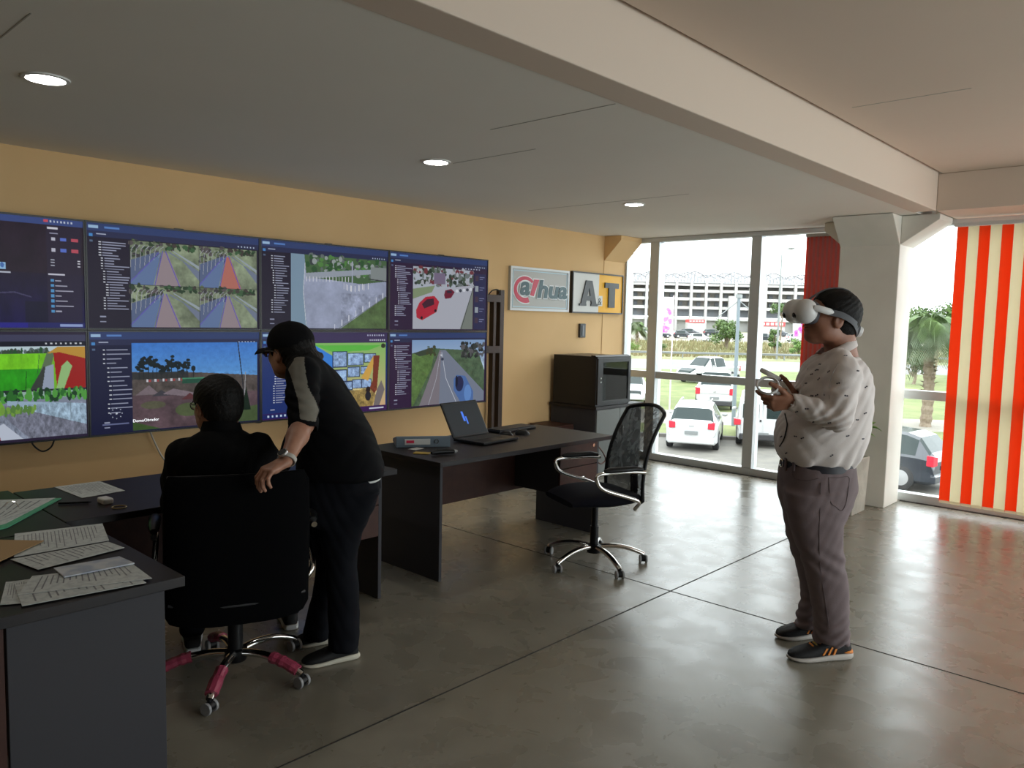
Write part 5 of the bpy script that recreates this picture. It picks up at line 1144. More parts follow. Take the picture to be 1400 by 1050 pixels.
for s_ in (-1, 1): MB().tube(spline([(-1.15, s_*.50, 1.47), (-1.0, s_*.51, 1.54), (.2, s_*.51, 1.57), (.35, s_*.50, 1.50)], 4), .022, 6).build('roof_rail', M_rim, o)
MB().tube([(-1.55, -.35, 1.10), (-1.45, .1, 1.18)], .012, 5).build('rear_wiper', M_trim, o); MB().box((-2.02, -.09, .84), (-1.985, .09, .87)).build('lettering', M_rim, o)
# pickups
PICK = [(0, .50, .95, 1.02, .80, .88, .80), (.03, .48, 1.08, 1.12, .86, .92, .84), (1.45, .45, 1.10, 1.13, .90, .93, .85), (1.50, .42, 1.12, 1.15, .90, .93, .72), (1.72, .40, 1.12, 1.76, .90, .93, .66), (2.0, .40, 1.12, 1.82, .90, .93, .66), (2.75, .38, 1.10, 1.82, .90, .93, .66), (2.83, .38, 1.10, 1.82, .90, .93, .66), (3.2, .38, 1.10, 1.76, .90, .93, .66), (3.85, .38, 1.08, 1.20, .90, .92, .74), (4.7, .42, .98, 1.06, .88, .88, .7), (5.05, .46, .80, .88, .80, .78, .6), (5.15, .5, .7, .74, .7, .68, .5)]
hv = heading((977, 563), (984, 541)); p = place(976, 562)+hv*2.6
o = car('pickup_truck', 'white pickup truck on the grass seen from behind with a dark bumper', p, hv, 5.15, 1.86, 1.82, PICK, M_wh, (6,), 'pickup', tail=(.78, 1.14, .86))
MB().box((-2.60, -.72, .84), (-2.585, .72, 1.05)).build('tailgate', M_wh, o, bevel=.01); MB().ell((-2.61, 0, .95), (.015, .07, .07)).build('badge', M_rim, o)
hv = -E1*.80-E2*.60; p = atg(967, 524, 56)
o = car('pickup_truck', 'white pickup truck farther off on the lawn, seen from its front corner', p, hv, 5.15, 1.86, 1.82, PICK, M_wh, (6,), 'pickup', tail=(.78, 1.14, .86))
# van
VAN = [(0, .34, .80, .98, .76, .82, .78), (.04, .26, .92, 1.5, .80, .84, .76), (.09, .25, .98, 1.74, .82, .85, .74), (.20, .25, 1.0, 1.82, .83, .85, .70), (1.9, .25, 1.0, 1.84, .84, .85, .68), (2.0, .25, 1.0, 1.84, .84, .85, .68), (2.7, .25, 1.0, 1.80, .84, .85, .66), (3.35, .25, .98, 1.10, .84, .84, .62), (3.95, .28, .82, .92, .8, .78, .56), (4.2, .34, .6, .68, .7, .66, .48)]
hv = heading((1042, 621), (1038, 600)); p = place(1041, 613)+hv*2.12
o = car('van', 'white van with two rear doors parked between the mullion and the headset man', p, hv, 4.2, 1.7, 1.84, VAN, M_wh, (3, 4), 'van', tail=(.75, 1.0, .98))
for s_ in (-1, 1):
    d = MB().box((-2.115, min(s_*.02, s_*.72), .40), (-2.07, max(s_*.02, s_*.72), 1.62)).build('rear_door', M_wh, o, bevel=.02)
    MB().box((-2.125, min(s_*.12, s_*.66), 1.02), (-2.112, max(s_*.12, s_*.66), 1.50)).build('window', M_cgl, d, bevel=.02)
MB().box((-2.13, .04, .90), (-2.11, .10, .98)).build('handle', M_trim, o)
# dark car on the right
hv = -E1*.66+E2*.75; hv /= np.linalg.norm(hv); p = place(1278, 675)+hv*1.98+np.array([hv[1], -hv[0], 0])*.55
o = car('hatchback_car', 'dark blue grey hatchback parked under the palm left of the striped blind', p, hv, 3.95, 1.72, 1.5, HATCH, M_dkp, (6,), tail=(.70, 1.0, .84))
hv = heading((868, 545), (862, 530)); p = atg(861, 547, 41)
o = car('hatchback_car', 'grey hatchback half hidden behind the server rack', p, -hv, 3.95, 1.72, 1.5, HATCH, M_sil, (6,))
# parked cars far away
cars = [(934, 151, 'dark', .1), (944, 162, 'dark', .1), (903, 151, 'dark', .1), (957, 138, 'white', .15), (1046, 144, 'dark', 0), (1037, 160, 'white', .1), (1090, 146, 'white', .1), (889, 160, 'white', .1), (1066, 168, 'dark', .1), (975, 162, 'dark', 0)]
lbl = ['dark car in the far parked row right of the left mullion', 'dark car in the far parked row just left of the white far car', 'dark car in the far parked row behind the pink splash', 'white car on the far verge, left of the bushy tree', 'dark car in the far parked row right of the middle mullion', 'white car in the far parked row behind the middle mullion', 'white car in the far parked row beside the second banner', 'white car in the far parked row behind the left mullion', 'dark car in the far row under the distant round tree', 'dark car in the far parked row behind the bushy tree']
for (px, t_, c, a), lb in zip(cars, lbl):
    car('parked_car', lb, atg(px, 455, t_), E1*math.cos(a)+E2*math.sin(a), 3.95, 1.72, 1.5, HATCH, M_wh if c == 'white' else M_dkp, (6,), group='cars parked in the far distance')
# ================================================================== PEOPLE
def K(px, py, t_): d = ray(px, py); return CC+d*(t_/(d@E2))
def R3(fwd, up):
    f_ = np.asarray(fwd, float); f_ = f_/np.linalg.norm(f_); u_ = np.asarray(up, float); u_ = u_-f_*(u_@f_); u_ /= np.linalg.norm(u_); return np.stack([f_, np.cross(u_, f_), u_], 1)   # columns: forward, left, up
def head(F, o, A, s=1., neck=None, glasses=False):
    T = lambda x, y, z: o+A@(np.array([x, y, z])*s); E = lambda c, r, k=.015, sub=False: F.ell(T(*c), [q*s for q in r], A, k, sub)
    if neck is not None: F.chain(neck, [.060*s, .058*s, .066*s], .03)
    E((-.012, 0, .035), (.098, .077, .088)); E((.030, 0, -.028), (.064, .062, .080), .03); E((.055, 0, -.086), (.030, .032, .024), .03)
    for q in (1, -1):
        E((.005, q*.050, -.055), (.045, .018, .035), .03); E((.064, q*.034, -.018), (.022, .022, .022), .025)
        E((.092, q*.032, .012), (.016, .018, .012), .01, True); E((.075, q*.031, .010), (.014, .014, .0125), .006)
        E((-.004, q*.080, -.004), (.022, .009, .034), .008); E((.0, q*.089, .0), (.011, .006, .018), .005, True)
        E((.100, q*.013, -.026), (.012, .009, .008), .008)
    E((.082, 0, .032), (.016, .052, .011), .012); F.cap(T(.088, 0, .012), T(.112, 0, -.020), .008*s, .013*s, .012)
    E((.086, 0, -.050), (.016, .024, .007), .006); E((.084, 0, -.062), (.015, .021, .007), .006); E((.094, 0, -.0555), (.012, .022, .0022), .003, True)
def hair_field(F, o, A, s=1., cut=.016, nape=-.075, vol=1., fringe=0):
    T = lambda x, y, z: o+A@(np.array([x, y, z])*s)
    F.ell(T(-.020, 0, .042), np.array([.108, .089, .093])*s*vol, A, .01); F.ell(T(-.055, 0, -.012), np.array([.065, .070, .065])*s*vol, A, .03)
    Ai = A.astype(np.float32); oo = o.astype(np.float32)
    def fn(P):
        q = (P-oo)@Ai/s
        d = np.maximum(.80*q[..., 0]-.60*q[..., 2]-cut, nape-q[..., 2]-.4*np.minimum(0, q[..., 0])*0)
        ear = .036-np.sqrt((q[..., 0]-.006)**2+(np.abs(q[..., 1])-.088)**2+(q[..., 2]+.012)**2)
        d = np.maximum(d, ear)
        st_ = .0007*np.sin(q[..., 1]*300+3*np.sin(q[..., 2]*40+q[..., 0]*30))+.0006*np.sin(q[..., 0]*230+q[..., 2]*250)
        return d*s, st_
    d, st_ = fn(F._sub(F.lo, F.lo+F.h*F.n, 0)[1]); V = F.V; k = .006
    h = np.clip(.5-.5*(d-V)/k, 0, 1); F.V = (d*(1-h)+V*h+k*h*(1-h)+st_).astype(np.float32)
def hand(F, wr, fwd, thumb, dorsal, curls, s=1., spread=.10, thumb_c=(.5, .35), k=.007, forearm=None):
    x = np.asarray(fwd, float); x /= np.linalg.norm(x); z = np.asarray(dorsal, float); z = z-x*(z@x); z /= np.linalg.norm(z); y = np.cross(z, x)
    if y@np.asarray(thumb) < 0: y = -y
    T = lambda a, b, c: np.asarray(wr)+(x*a+y*b+z*c)*s
    if forearm is not None: F.cap(forearm, T(0, 0, 0), .030*s, .024*s, .02, (z, .8))
    kn = [(.088, .030), (.092, .010), (.088, -.010), (.080, -.029)]; ln = [(.042, .026, .021), (.046, .030, .022), (.042, .028, .021), (.034, .021, .019)]
    for (kx, ky) in kn: F.cap(T(.004, ky*.55, 0), T(kx, ky, .0), .016*s, .0115*s, .016)
    F.cap(T(.03, .012, -.006), T(.06, -.014, -.006), .016*s, .015*s, .02)
    for i, ((kx, ky), L_) in enumerate(zip(kn, ln)):
        a = (1.5-i)*spread; p = T(kx, ky, 0); d = x*math.cos(a)+y*math.sin(a); ang = 0; r = [.0105, .0095, .0085, .0075] if i < 3 else [.0092, .0082, .0075, .0068]
        for j, l_ in enumerate(L_):
            ang += curls[i]*(1, 1.15, .7)[j]; q = p+(d*math.cos(ang)-z*math.sin(ang))*l_*s
            F.cap(p, q, r[j]*s, r[j+1]*s, .004 if j else k); p = q
    p = T(.018, .024, -.006); a = thumb_c[0]; d = x*.62+y*.70-z*.32*a*2; d /= np.linalg.norm(d); rr = [.0155, .0125, .0112, .0095]
    for j, l_ in enumerate((.042, .034, .028)):
        q = p+d*l_*s; F.cap(p, q, rr[j]*s, rr[j+1]*s, .01 if j == 0 else .004); p = q; d = d+x*thumb_c[1]-z*.25*thumb_c[1]; d /= np.linalg.norm(d)
def shoe(parent, heel, toe, m_up, m_sole, L_=.295, W_=.105, H_=.11, extra=None, name='shoe', lab=None):
    h = np.array(heel); d = np.array(toe)-h; d[2] = 0; d /= np.linalg.norm(d); n_ = np.array([-d[1], d[0], 0]); P = lambda x, y, z: h+d*x*L_+n_*y*W_+np.array([0, 0, z*H_])
    def ring(x, w_, z0, z1, pw=.75): return [P(x, .5*w_*math.copysign(abs(math.cos(q))**pw, math.cos(q)), (z0+z1)/2+(z1-z0)/2*math.copysign(abs(math.sin(q))**pw, math.sin(q))) for q in [2*PI*k/20 for k in range(20)]]
    up = MB().rings([ring(.01, .42, .15, .55), ring(.04, .62, .12, .72), ring(.12, .74, .12, .90), ring(.22, .78, .12, .98), ring(.34, .80, .12, .95), ring(.45, .84, .12, .80), ring(.58, .90, .12, .66), ring(.72, .95, .12, .54), ring(.85, .86, .12, .46), ring(.94, .62, .14, .38), ring(.985, .30, .18, .30)])
    so = MB().rings([ring(-.015, .50, .05, .26, .5), ring(.03, .70, .0, .30, .5), ring(.15, .80, 0, .31, .4), ring(.4, .82, 0, .27, .4), ring(.6, .95, 0, .22, .4), ring(.75, 1.0, 0, .20, .4), ring(.88, .88, .02, .19, .5), ring(.97, .58, .06, .18, .5), ring(1.0, .3, .09, .17, .6)])
    u = up.build(name, m_up, parent, smooth=True); so.build('sole', m_sole, u, smooth=True); return u, P
def folds(P, amp, f_=1., seed=0):
    x = P@E1.astype(np.float32); y = P@E2.astype(np.float32); z = P[..., 2]
    a = np.sin(z*34*f_+9*np.sin(x*9*f_+seed)+7*np.sin(y*8*f_+seed*2)); b = np.sin((x+.6*z)*41*f_+6*np.sin(z*13*f_+seed)+y*11); c = np.sin(z*75*f_-x*40+5*np.sin(y*17+z*9))
    return amp*(.55*(1-np.abs(a))*1.5-.4+.35*b+.2*c)
F32 = lambda v: np.asarray(v, np.float32)
M_skin = mat('brown_skin', (.34, .155, .095), .5, noise=(30, (.29, .125, .075), 3, .4, .65)); M_skin2 = mat('tan_skin', (.40, .20, .13), .5, noise=(30, (.35, .165, .105), 3, .4, .65))
M_hair = mat('black_hair', (.005, .004, .0035), .6, spec=.2, bump=(160, .4)); M_hair2 = mat('dark_brown_hair', (.025, .014, .010), .45, bump=(160, .4))
M_shirt = mat('pale_shirt_cotton', (.70, .635, .61), .85, sheen=.1, bump=(260, .12)); M_motif = mat('shirt_motif', (.06, .055, .07), .8)
M_trou = mat('mauve_grey_trouser_cotton', (.155, .115, .120), .85, noise=(5, (.185, .140, .145), 4, .35, .7), bump=(300, .12)); M_belt = mat('dark_belt', (.02, .02, .028), .5)
M_jack = mat('black_jacket_cloth', (.0035, .0035, .0045), .85, spec=.12); M_jgrey = mat('grey_stripe_cloth', (.17, .155, .125), .8); M_jean = mat('black_trouser_cloth', (.004, .0045, .007), .85, spec=.12, noise=(6, (.007, .0075, .011), 4, .4, .7)); M_suit = mat('black_suit_cloth', (.003, .003, .0035), .85, spec=.1)
M_owh = mat('headset_white', (.74, .73, .72), .4); M_ogr = mat('headset_grey', (.06, .06, .068), .6); M_obk = mat('headset_camera_black', (.01, .01, .012), .2)

# ------------------------------------------------------------ the man in the headset
T = 3.71
man = thing('person', 'man standing on the right in a pale patterned shirt and white headset holding two controllers', 'person', tuple(K(1112, 892, T)*[1, 1, 0]))
def local(ob):   # parts are modelled in room coordinates; keep them there under their parent
    ob.matrix_parent_inverse = Matrix.Translation(-Vector(ob.parent.location)); return ob
def st(rows): return [((K(a, y, t_)+K(b, y, t_))/2, np.linalg.norm(K(a, y, t_)-K(b, y, t_))/2, hb) for (y, a, b, t_, hb) in rows]
HF = R3(-E1*.97-E2*.06+E3*.20, E3+E1*.2); HO = K(1134, 437, T-.01); HS = 1.12
F_ = Field(K(1040, 640, T-.40)*[1, 1, 0]+[-.35, -.2, -.01], K(1140, 400, T)*[1, 1, 0]+[.50, .62, 1.86], .005)
head(F_, HO, HF, HS, [K(1146, 452, T), K(1148, 468, T), K(1151, 490, T)])
F_.loft(st([(505, 1108, 1178, T, .15), (560, 1098, 1180, T, .17), (620, 1080, 1160, T, .15), (680, 1080, 1155, T, .15)]))
for lg_ in ([(1115, 690, -.10), (1125, 768, -.10), (1137, 827, -.11), (1141, 872, -.075), (1141, 888, -.06)], [(1108, 690, .11), (1111, 768, .11), (1116, 827, .12), (1119, 850, .13), (1119, 862, .13)]): F_.chain([K(a, b, T+c) for a, b, c in lg_], [.060, .042, .034, .024, .018], .02)
SHn, ELn, WRn = K(1154, 512, T-.20), K(1146, 572, T-.25), K(1084, 550, T-.19)
SHf, ELf, WRf = K(1150, 510, T+.20), K(1132, 570, T+.20), K(1088, 543, T+.02)
F_.chain([SHn, ELn, WRn], [.045, .04, .028], .02); F_.chain([SHf, ELf, WRf], [.045, .04, .028], .02)
body = F_.mesh()
FH = Field(K(1060, 540, T)-[.2, .22, .2], K(1060, 540, T)+[.2, .2, .16], .0025)
hand(FH, WRn, -E1-E3*.10+E2*.12, E3, -E2*.9-E3*.4-E1*.1, [.42, .75, .85, .9], 1.0, .08, (.3, .30), forearm=(ELn+WRn*2)/3)
hand(FH, WRf, -E1+E3*.10-E2*.22, E3, E2-E3*.3, [.5, .8, .9, .9], 1.0, .08, (.3, .3), forearm=(ELf+WRf*2)/3)
local(mesh_obj('body', [body, FH.mesh(1)], M_skin, man))
FHr = Field(HO-.17, HO+.17, .003); hair_field(FHr, HO, HF, HS, cut=.020, nape=-.062); local(mesh_obj('hair', [FHr.mesh(1)], M_hair, man))
# shirt
F_ = Field(K(1040, 640, T-.40)*[1, 1, 0]+[-.35, -.2, .72], K(1140, 400, T)*[1, 1, 0]+[.50, .62, 1.62], .005)
F_.loft(st([(486, 1113, 1171, T, .10), (497, 1104, 1179, T, .165), (512, 1097, 1185, T, .19), (530, 1092, 1187, T, .20), (555, 1080, 1187, T, .205), (580, 1066, 1184, T, .205), (600, 1062, 1181, T, .20), (616, 1064, 1175, T, .19), (628, 1070, 1167, T, .178), (635, 1074, 1163, T, .17)]), .03, capk=.03)
for (S_, E_, Wp, q) in ((SHn, ELn, K(1086, 551, T-.188), -1), (SHf, ELf, K(1092, 544, T+.03), 1)):
    F_.chain([K(1148, 492, T+q*.12), S_], [.055, .068], .05); F_.chain([S_, lerp(S_, E_, .5)], [.070, .068], .03); F_.chain([lerp(S_, E_, .5), E_+E3*.004], [.068, .063], .012); F_.chain([E_, lerp(E_, Wp, .55), Wp], [.061, .054, .042], .010)
F_.warp(lambda P: folds(P, .0042, 1., 1))
F_.warp(lambda P: -.0075*np.exp(-(np.linalg.norm(P-F32(ELn+E3*.02-E1*.03), axis=-1)/.09)**2)*np.sin((P@F32(E1)-P[..., 2]*1.3)*115+3*np.sin(P[..., 2]*30)))
F_.warp(lambda P: -.006*np.exp(-((P[..., 2]-(635-0)*0-.96)/.06)**2)*np.sin((P@F32(E1))*70+(P@F32(E2))*60))
# clear the inside of the collar and the cuffs
F_.cap(K(1140, 455, T), K(1146, 480, T), .066, .060, .008, sub=True)
for (w_, e_) in ((WRn, ELn), (WRf, ELf)): d = (w_-e_)/np.linalg.norm(w_-e_); F_.cap(w_+d*.0, w_+d*.06, .032, .034, .006, sub=True)
sv, sf = F_.mesh()
shirt = local(mesh_obj('shirt', [(sv, sf)], M_shirt, man))
# collar
ck = MB(); cr = []
for i in range(25):
    a = -2.62+5.24*i/24; c_, s_ = math.cos(a), math.sin(a)        # a=0 at the nape
    up = 1-.30*(abs(a)/2.62)**2; base = K(1141, 475, T)+E1*.082*c_+E2*.078*s_+E3*(.040*c_-.004)
    dn = base+E1*(.020*c_)+E2*.020*s_-E3*(.020+.034*(abs(a)/2.62)**4)-E1*.020*(abs(a)/2.62)**5; tp = base-E1*.006*c_-E2*.006*s_+E3*.020*up
    cr.append([base-E3*.02, tp, tp+(E1*c_+E2*s_)*.006-E3*.001, lerp(tp, dn, .5)+(E1*c_+E2*s_)*.007, dn, dn-(E1*c_+E2*s_)*.004])
ck.rings(cr); local(ck.build('collar', M_shirt, man, smooth=True))
# placket, pocket seams and woven motifs on the cloth
bv = BVHTree.FromPolygons([tuple(v) for v in sv], [tuple(map(int, q)) for q in sf])
mo = MB(); g = np.random.default_rng(2)
pts = [(1121, 498), (1139, 472), (1156, 486), (1133, 508), (1173, 507), (1116, 506), (1184, 529), (1110, 541), (1157, 541), (1103, 559), (1089, 563), (1183, 565), (1172, 574), (1134, 578), (1097, 599), (1159, 596), (1068, 597), (1137, 623), (1112, 577), (1102, 524), (1180, 600), (1127, 540), (1146, 524)]
def motif(o0, dr):
    h_, n_, i_, d_ = bv.ray_cast(Vector(o0), Vector(dr))
    if h_ is None: return
    n_ = np.array(n_); n_ = -n_ if n_@np.array(dr) > 0 else n_; a = g.uniform(-.5, .5)+.3; x = np.cross(n_, E3); x /= np.linalg.norm(x)+1e-9; y = np.cross(n_, x); u = x*math.cos(a)+y*math.sin(a); v = np.cross(n_, u); c = np.array(h_)+n_*.0012
    for (q, sl_) in ((-.0045, 1), (.0045, 1)):
        ring = [c+u*(q+.0042*math.cos(t_))+v*.0036*math.sin(t_) for t_ in [2*PI*k/7 for k in range(7)]]; mo.add([p for p in ring]+[p-n_*.002 for p in ring], [tuple(range(7)), tuple(range(7, 14))[::-1]]+[(i, i+7, (i+1) % 7+7, (i+1) % 7) for i in range(7)])
for (px, py) in pts: motif(CC, ray(px, py))
for k in range(26): q = K(g.uniform(1075, 1175), g.uniform(500, 620), T+1); motif(q, -E2)
for k in range(16): q = K(900, g.uniform(500, 620), T+g.uniform(-.15, .15)); motif(q, E1)
m_ = mo.build('woven_motifs', M_motif, shirt); m_.matrix_parent_inverse = Matrix.Translation(-Vector(man.location)) if False else Matrix.Identity(4); m_.matrix_world = Matrix.Identity(4)
m_.matrix_parent_inverse = (Matrix.Identity(4))
# cord hanging on the belly
cp = []
for (px, py) in ((1074, 566), (1077, 580), (1075, 592), (1072, 602), (1067, 610)):
    h_, n_, i_, d_ = bv.ray_cast(Vector(CC), Vector(ray(px, py))); 
    if h_ is not None: cp.append(np.array(h_)+np.array(n_)*(.004 if (np.array(n_)@ray(px, py)) < 0 else -.004))
if len(cp) > 2: local(MB().tube(spline(cp, 5), .003, 6).build('neck_cord', M_bk, man, smooth=True))
# trousers and belt
F_ = Field(K(1040, 640, T-.40)*[1, 1, 0]+[-.30, -.2, .0], K(1140, 400, T)*[1, 1, 0]+[.45, .62, 1.02], .005)
F_.loft(st([(631, 1071, 1164, T, .170), (645, 1068, 1166, T, .180), (664, 1066, 1167, T, .185), (685, 1068, 1160, T, .182), (705, 1076, 1150, T, .165)]), .02, capk=.012)
NL = T-.10; FL = T+.11
F_.loft(st([(672, 1074, 1162, NL, .095), (706, 1077, 1151, NL+.0, .098), (740, 1087, 1150, NL, .09), (768, 1098, 1153, NL, .085), (797, 1105, 1158, NL-.005, .08), (827, 1111, 1159, NL-.01, .078), (852, 1114, 1158, NL-.01, .08), (868, 1114, 1159, NL-.01, .080), (877, 1114, 1159, NL-.01, .076)]), .025, capk=.012)
F_.loft(st([(672, 1068, 1150, FL-.02, .095), (706, 1072, 1138, FL, .095), (740, 1078, 1136, FL, .09), (768, 1088, 1136, FL, .085), (797, 1095, 1135, FL+.005, .078), (824, 1097, 1134, FL+.01, .075), (840, 1090, 1134, FL+.015, .078), (857, 1090, 1138, FL+.02, .078)]), .015, capk=.012)
F_.warp(lambda P: folds(P, .0022, .9, 4)); F_.warp(lambda P: .0075*np.clip((.30-P[..., 2])/.25, 0, 1)*np.sin(P[..., 2]*120+5*np.sin(P@F32(E1)*22)+3*np.sin(P@F32(E2)*20)))
F_.warp(lambda P: .004*np.exp(-((P[..., 2]-.50)/.07)**2)*np.sin(P[..., 2]*85+P@F32(E1)*55))
tv, tf = F_.mesh(); local(mesh_obj('trousers', [(tv, tf)], M_trou, man)); bt = BVHTree.FromPolygons([tuple(v) for v in tv], [tuple(map(int, q)) for q in tf])
wc = (K(1071, 634, T)+K(1164, 634, T))/2; bel = MB(); n_ = 48; hw = np.linalg.norm(K(1071, 634, T)-K(1164, 634, T))/2
bel.rings([[wc+E1*(hw+r)*math.cos(t_)*1.0+E2*(.172+r)*math.sin(t_)+E3*z for r, z in ((.0, -.018), (.006, -.016), (.006, .016), (.0, .018))] for t_ in [2*PI*k/n_ for k in range(n_+1)]], cap=False)
belt = local(bel.build('belt', M_belt, man, smooth=True)); bq = wc-E1*(hw+.010); bk_ = MB().tube([bq+E2*.022*math.cos(t_)+E3*.018*math.sin(t_) for t_ in [2*PI*k/16 for k in range(16)]], .003, 6, closed=True).build('buckle', M_chr, man, smooth=True); local(bk_)
for px_ in (1075, 1086, 1136):
    h_, n2, i_, d_ = bt.ray_cast(Vector(CC), Vector(ray(px_, 640)))
    if h_ is not None:
        n2 = np.array(n2); n2 = -n2 if n2@ray(px_, 640) > 0 else n2; c = np.array(h_)+n2*.006; s_ = np.cross(E3, n2); s_ /= np.linalg.norm(s_)
        mb = MB(); vs = [c+s_*a+n2*b+E3*z for z in (-.014, .048) for a, b in ((-.006, -.006), (.006, -.006), (.006, .003), (-.006, .003))]; mb.add(vs, [(0, 3, 2, 1), (4, 5, 6, 7), (0, 1, 5, 4), (1, 2, 6, 5), (2, 3, 7, 6), (3, 0, 4, 7)]); local(mb.build('belt_loop', M_trou, man))
def seam(name, pp, bvh, m, parent, r=.0016, off=.001, closed=False):
    cp = []
    for (px, py) in pp:
        h_, n2, i_, d_ = bvh.ray_cast(Vector(CC), Vector(ray(px, py)))
        if h_ is None: continue
        n2 = np.array(n2); n2 = -n2 if n2@ray(px, py) > 0 else n2; cp.append(np.array(h_)+n2*off)
    if len(cp) > 2: return local(MB().tube(spline(cp, 4), r, 5).build(name, m, parent, smooth=True))
M_seam = mat('trouser_seam', (.11, .08, .085), .8)
seam('back_pocket', [(1133, 653), (1146, 653), (1160, 652), (1160, 665), (1158, 680), (1155, 692), (1150, 698), (1143, 693), (1136, 687), (1134, 670), (1133, 653)], bt, M_seam, man)
seam('front_pocket', [(1084, 642), (1084, 650), (1089, 655), (1104, 657), (1119, 654)], bt, M_seam, man)
seam('side_seam', [(1122, 660), (1121, 700), (1120, 740), (1122, 780), (1128, 820), (1134, 860)], bt, M_seam, man)
M_ssm = mat('shirt_seam', (.45, .41, .41), .85)
seam('front_placket', [(1105, 503), (1098, 525), (1092, 545)], bv, M_ssm, man)
seam('shoulder_seam', [(1146, 497), (1138, 512), (1134, 530), (1134, 546)], bv, M_ssm, man)
# shoes
M_sh = mat('black_knit_shoe', (.007, .007, .009), .7, bump=(250, .5)); M_so = mat('shoe_sole_pale', (.50, .46, .42), .6); M_org = mat('shoe_orange', (.80, .26, .04), .6); M_lace = mat('lace_yellow', (.45, .33, .08), .7)
for (hl, to, nm) in ((Zp(1161, 898), Zp(1077, 902), 'n'), (Zp(1134, 868), Zp(1061, 873), 'f')):
    hl = hl.copy(); hl[2] = 0; u, P = shoe(man, hl, to, M_sh, M_so, L_=np.linalg.norm((to-hl)[:2]), H_=.115); local(u)
    for c in [x for x in bpy.data.objects if x.parent == u]: c.matrix_parent_inverse = Matrix.Identity(4)
    for (sd, lo_) in ((1, 0),):
        d_ = (to-hl); d_[2] = 0; d_ /= np.linalg.norm(d_); n3 = np.array([-d_[1], d_[0], 0]); sg = 1 if n3@E2 < 0 else -1
        for k in range(3):
            x0 = .33+.085*k; mb = MB(); w_ = .030; q = [(x0, .30), (x0+w_, .30), (x0-.06+w_, .68-.05*k), (x0-.06, .68-.05*k)]
            yy = lambda z: sg*(.40-.35*max(0, z-.58))
            a_ = [P(x, yy(z)+sg*.055, z) for x, z in q]; b2 = [P(x, yy(z)-sg*.04, z) for x, z in q]; mb.add(a_+b2, [(0, 1, 2, 3), (7, 6, 5, 4), (0, 4, 5, 1), (1, 5, 6, 2), (2, 6, 7, 3), (3, 7, 4, 0)])
            mb.build('side_stripe', M_org, u)
        for k in range(5):
            x = .40+.055*k; zt_ = float(np.interp(x, [.34, .45, .58, .72], [.95, .80, .66, .54])); MB().tube([P(x, -.24, zt_-.10), P(x+.02, -.1, zt_+.01), P(x+.02, .1, zt_+.01), P(x, .24, zt_-.10)], .0045, 6).build('lace', M_lace if k % 2 else M_org, u, smooth=True)
        MB().rings([[P(x, .42*w2*math.cos(t_), .34+z2*math.sin(t_)) for t_ in [2*PI*k/14 for k in range(14)]] for x, w2, z2 in ((-.012, .5, .06), (.02, .9, .12), (.10, 1.02, .10), (.16, .98, .02))]).build('heel_patch', M_org, u, smooth=True)
for sk in ([(1137, 855, -.10), (1140, 874, -.075), (1141, 892, -.06)], [(1116, 838, .13), (1117, 852, .13), (1117, 864, .13)]): local(MB().tube([K(a, b, T+c) for a, b, c in sk], [.034, .029, .022], 14).build('sock', M_sh, man, smooth=True))
# headset
A = HF; T_ = lambda x, y, z: HO+A@(np.array([x, y, z])*HS)
hs = thing('vr_headset', 'white virtual reality headset strapped over the eyes of the man in the pale shirt', 'headset', tuple(HO))
def hl(ob): ob.matrix_parent_inverse = Matrix.Translation(-Vector(hs.location)); return ob
F2 = Field(HO-.24, HO+.24, .003)
for y in (-.052, .052): F2.cap(T_(.128, y, .020), T_(.146, y*.85, .012), .036, .033, .02); F2.cap(T_(.124, y, -.010), T_(.138, y*.9, -.012), .030, .028, .02)
F2.cap(T_(.139, -.054, .014), T_(.139, .054, .014), .038, .038, .03); F2.cap(T_(.134, -.052, -.006), T_(.134, .052, -.006), .035, .035, .03)
F2.cap(T_(.139, -.052, .004), T_(.139, .052, .004), .036, .036, .03); F2.cap(T_(.125, -.06, .004), T_(.125, .06, .004), .034, .034, .03)

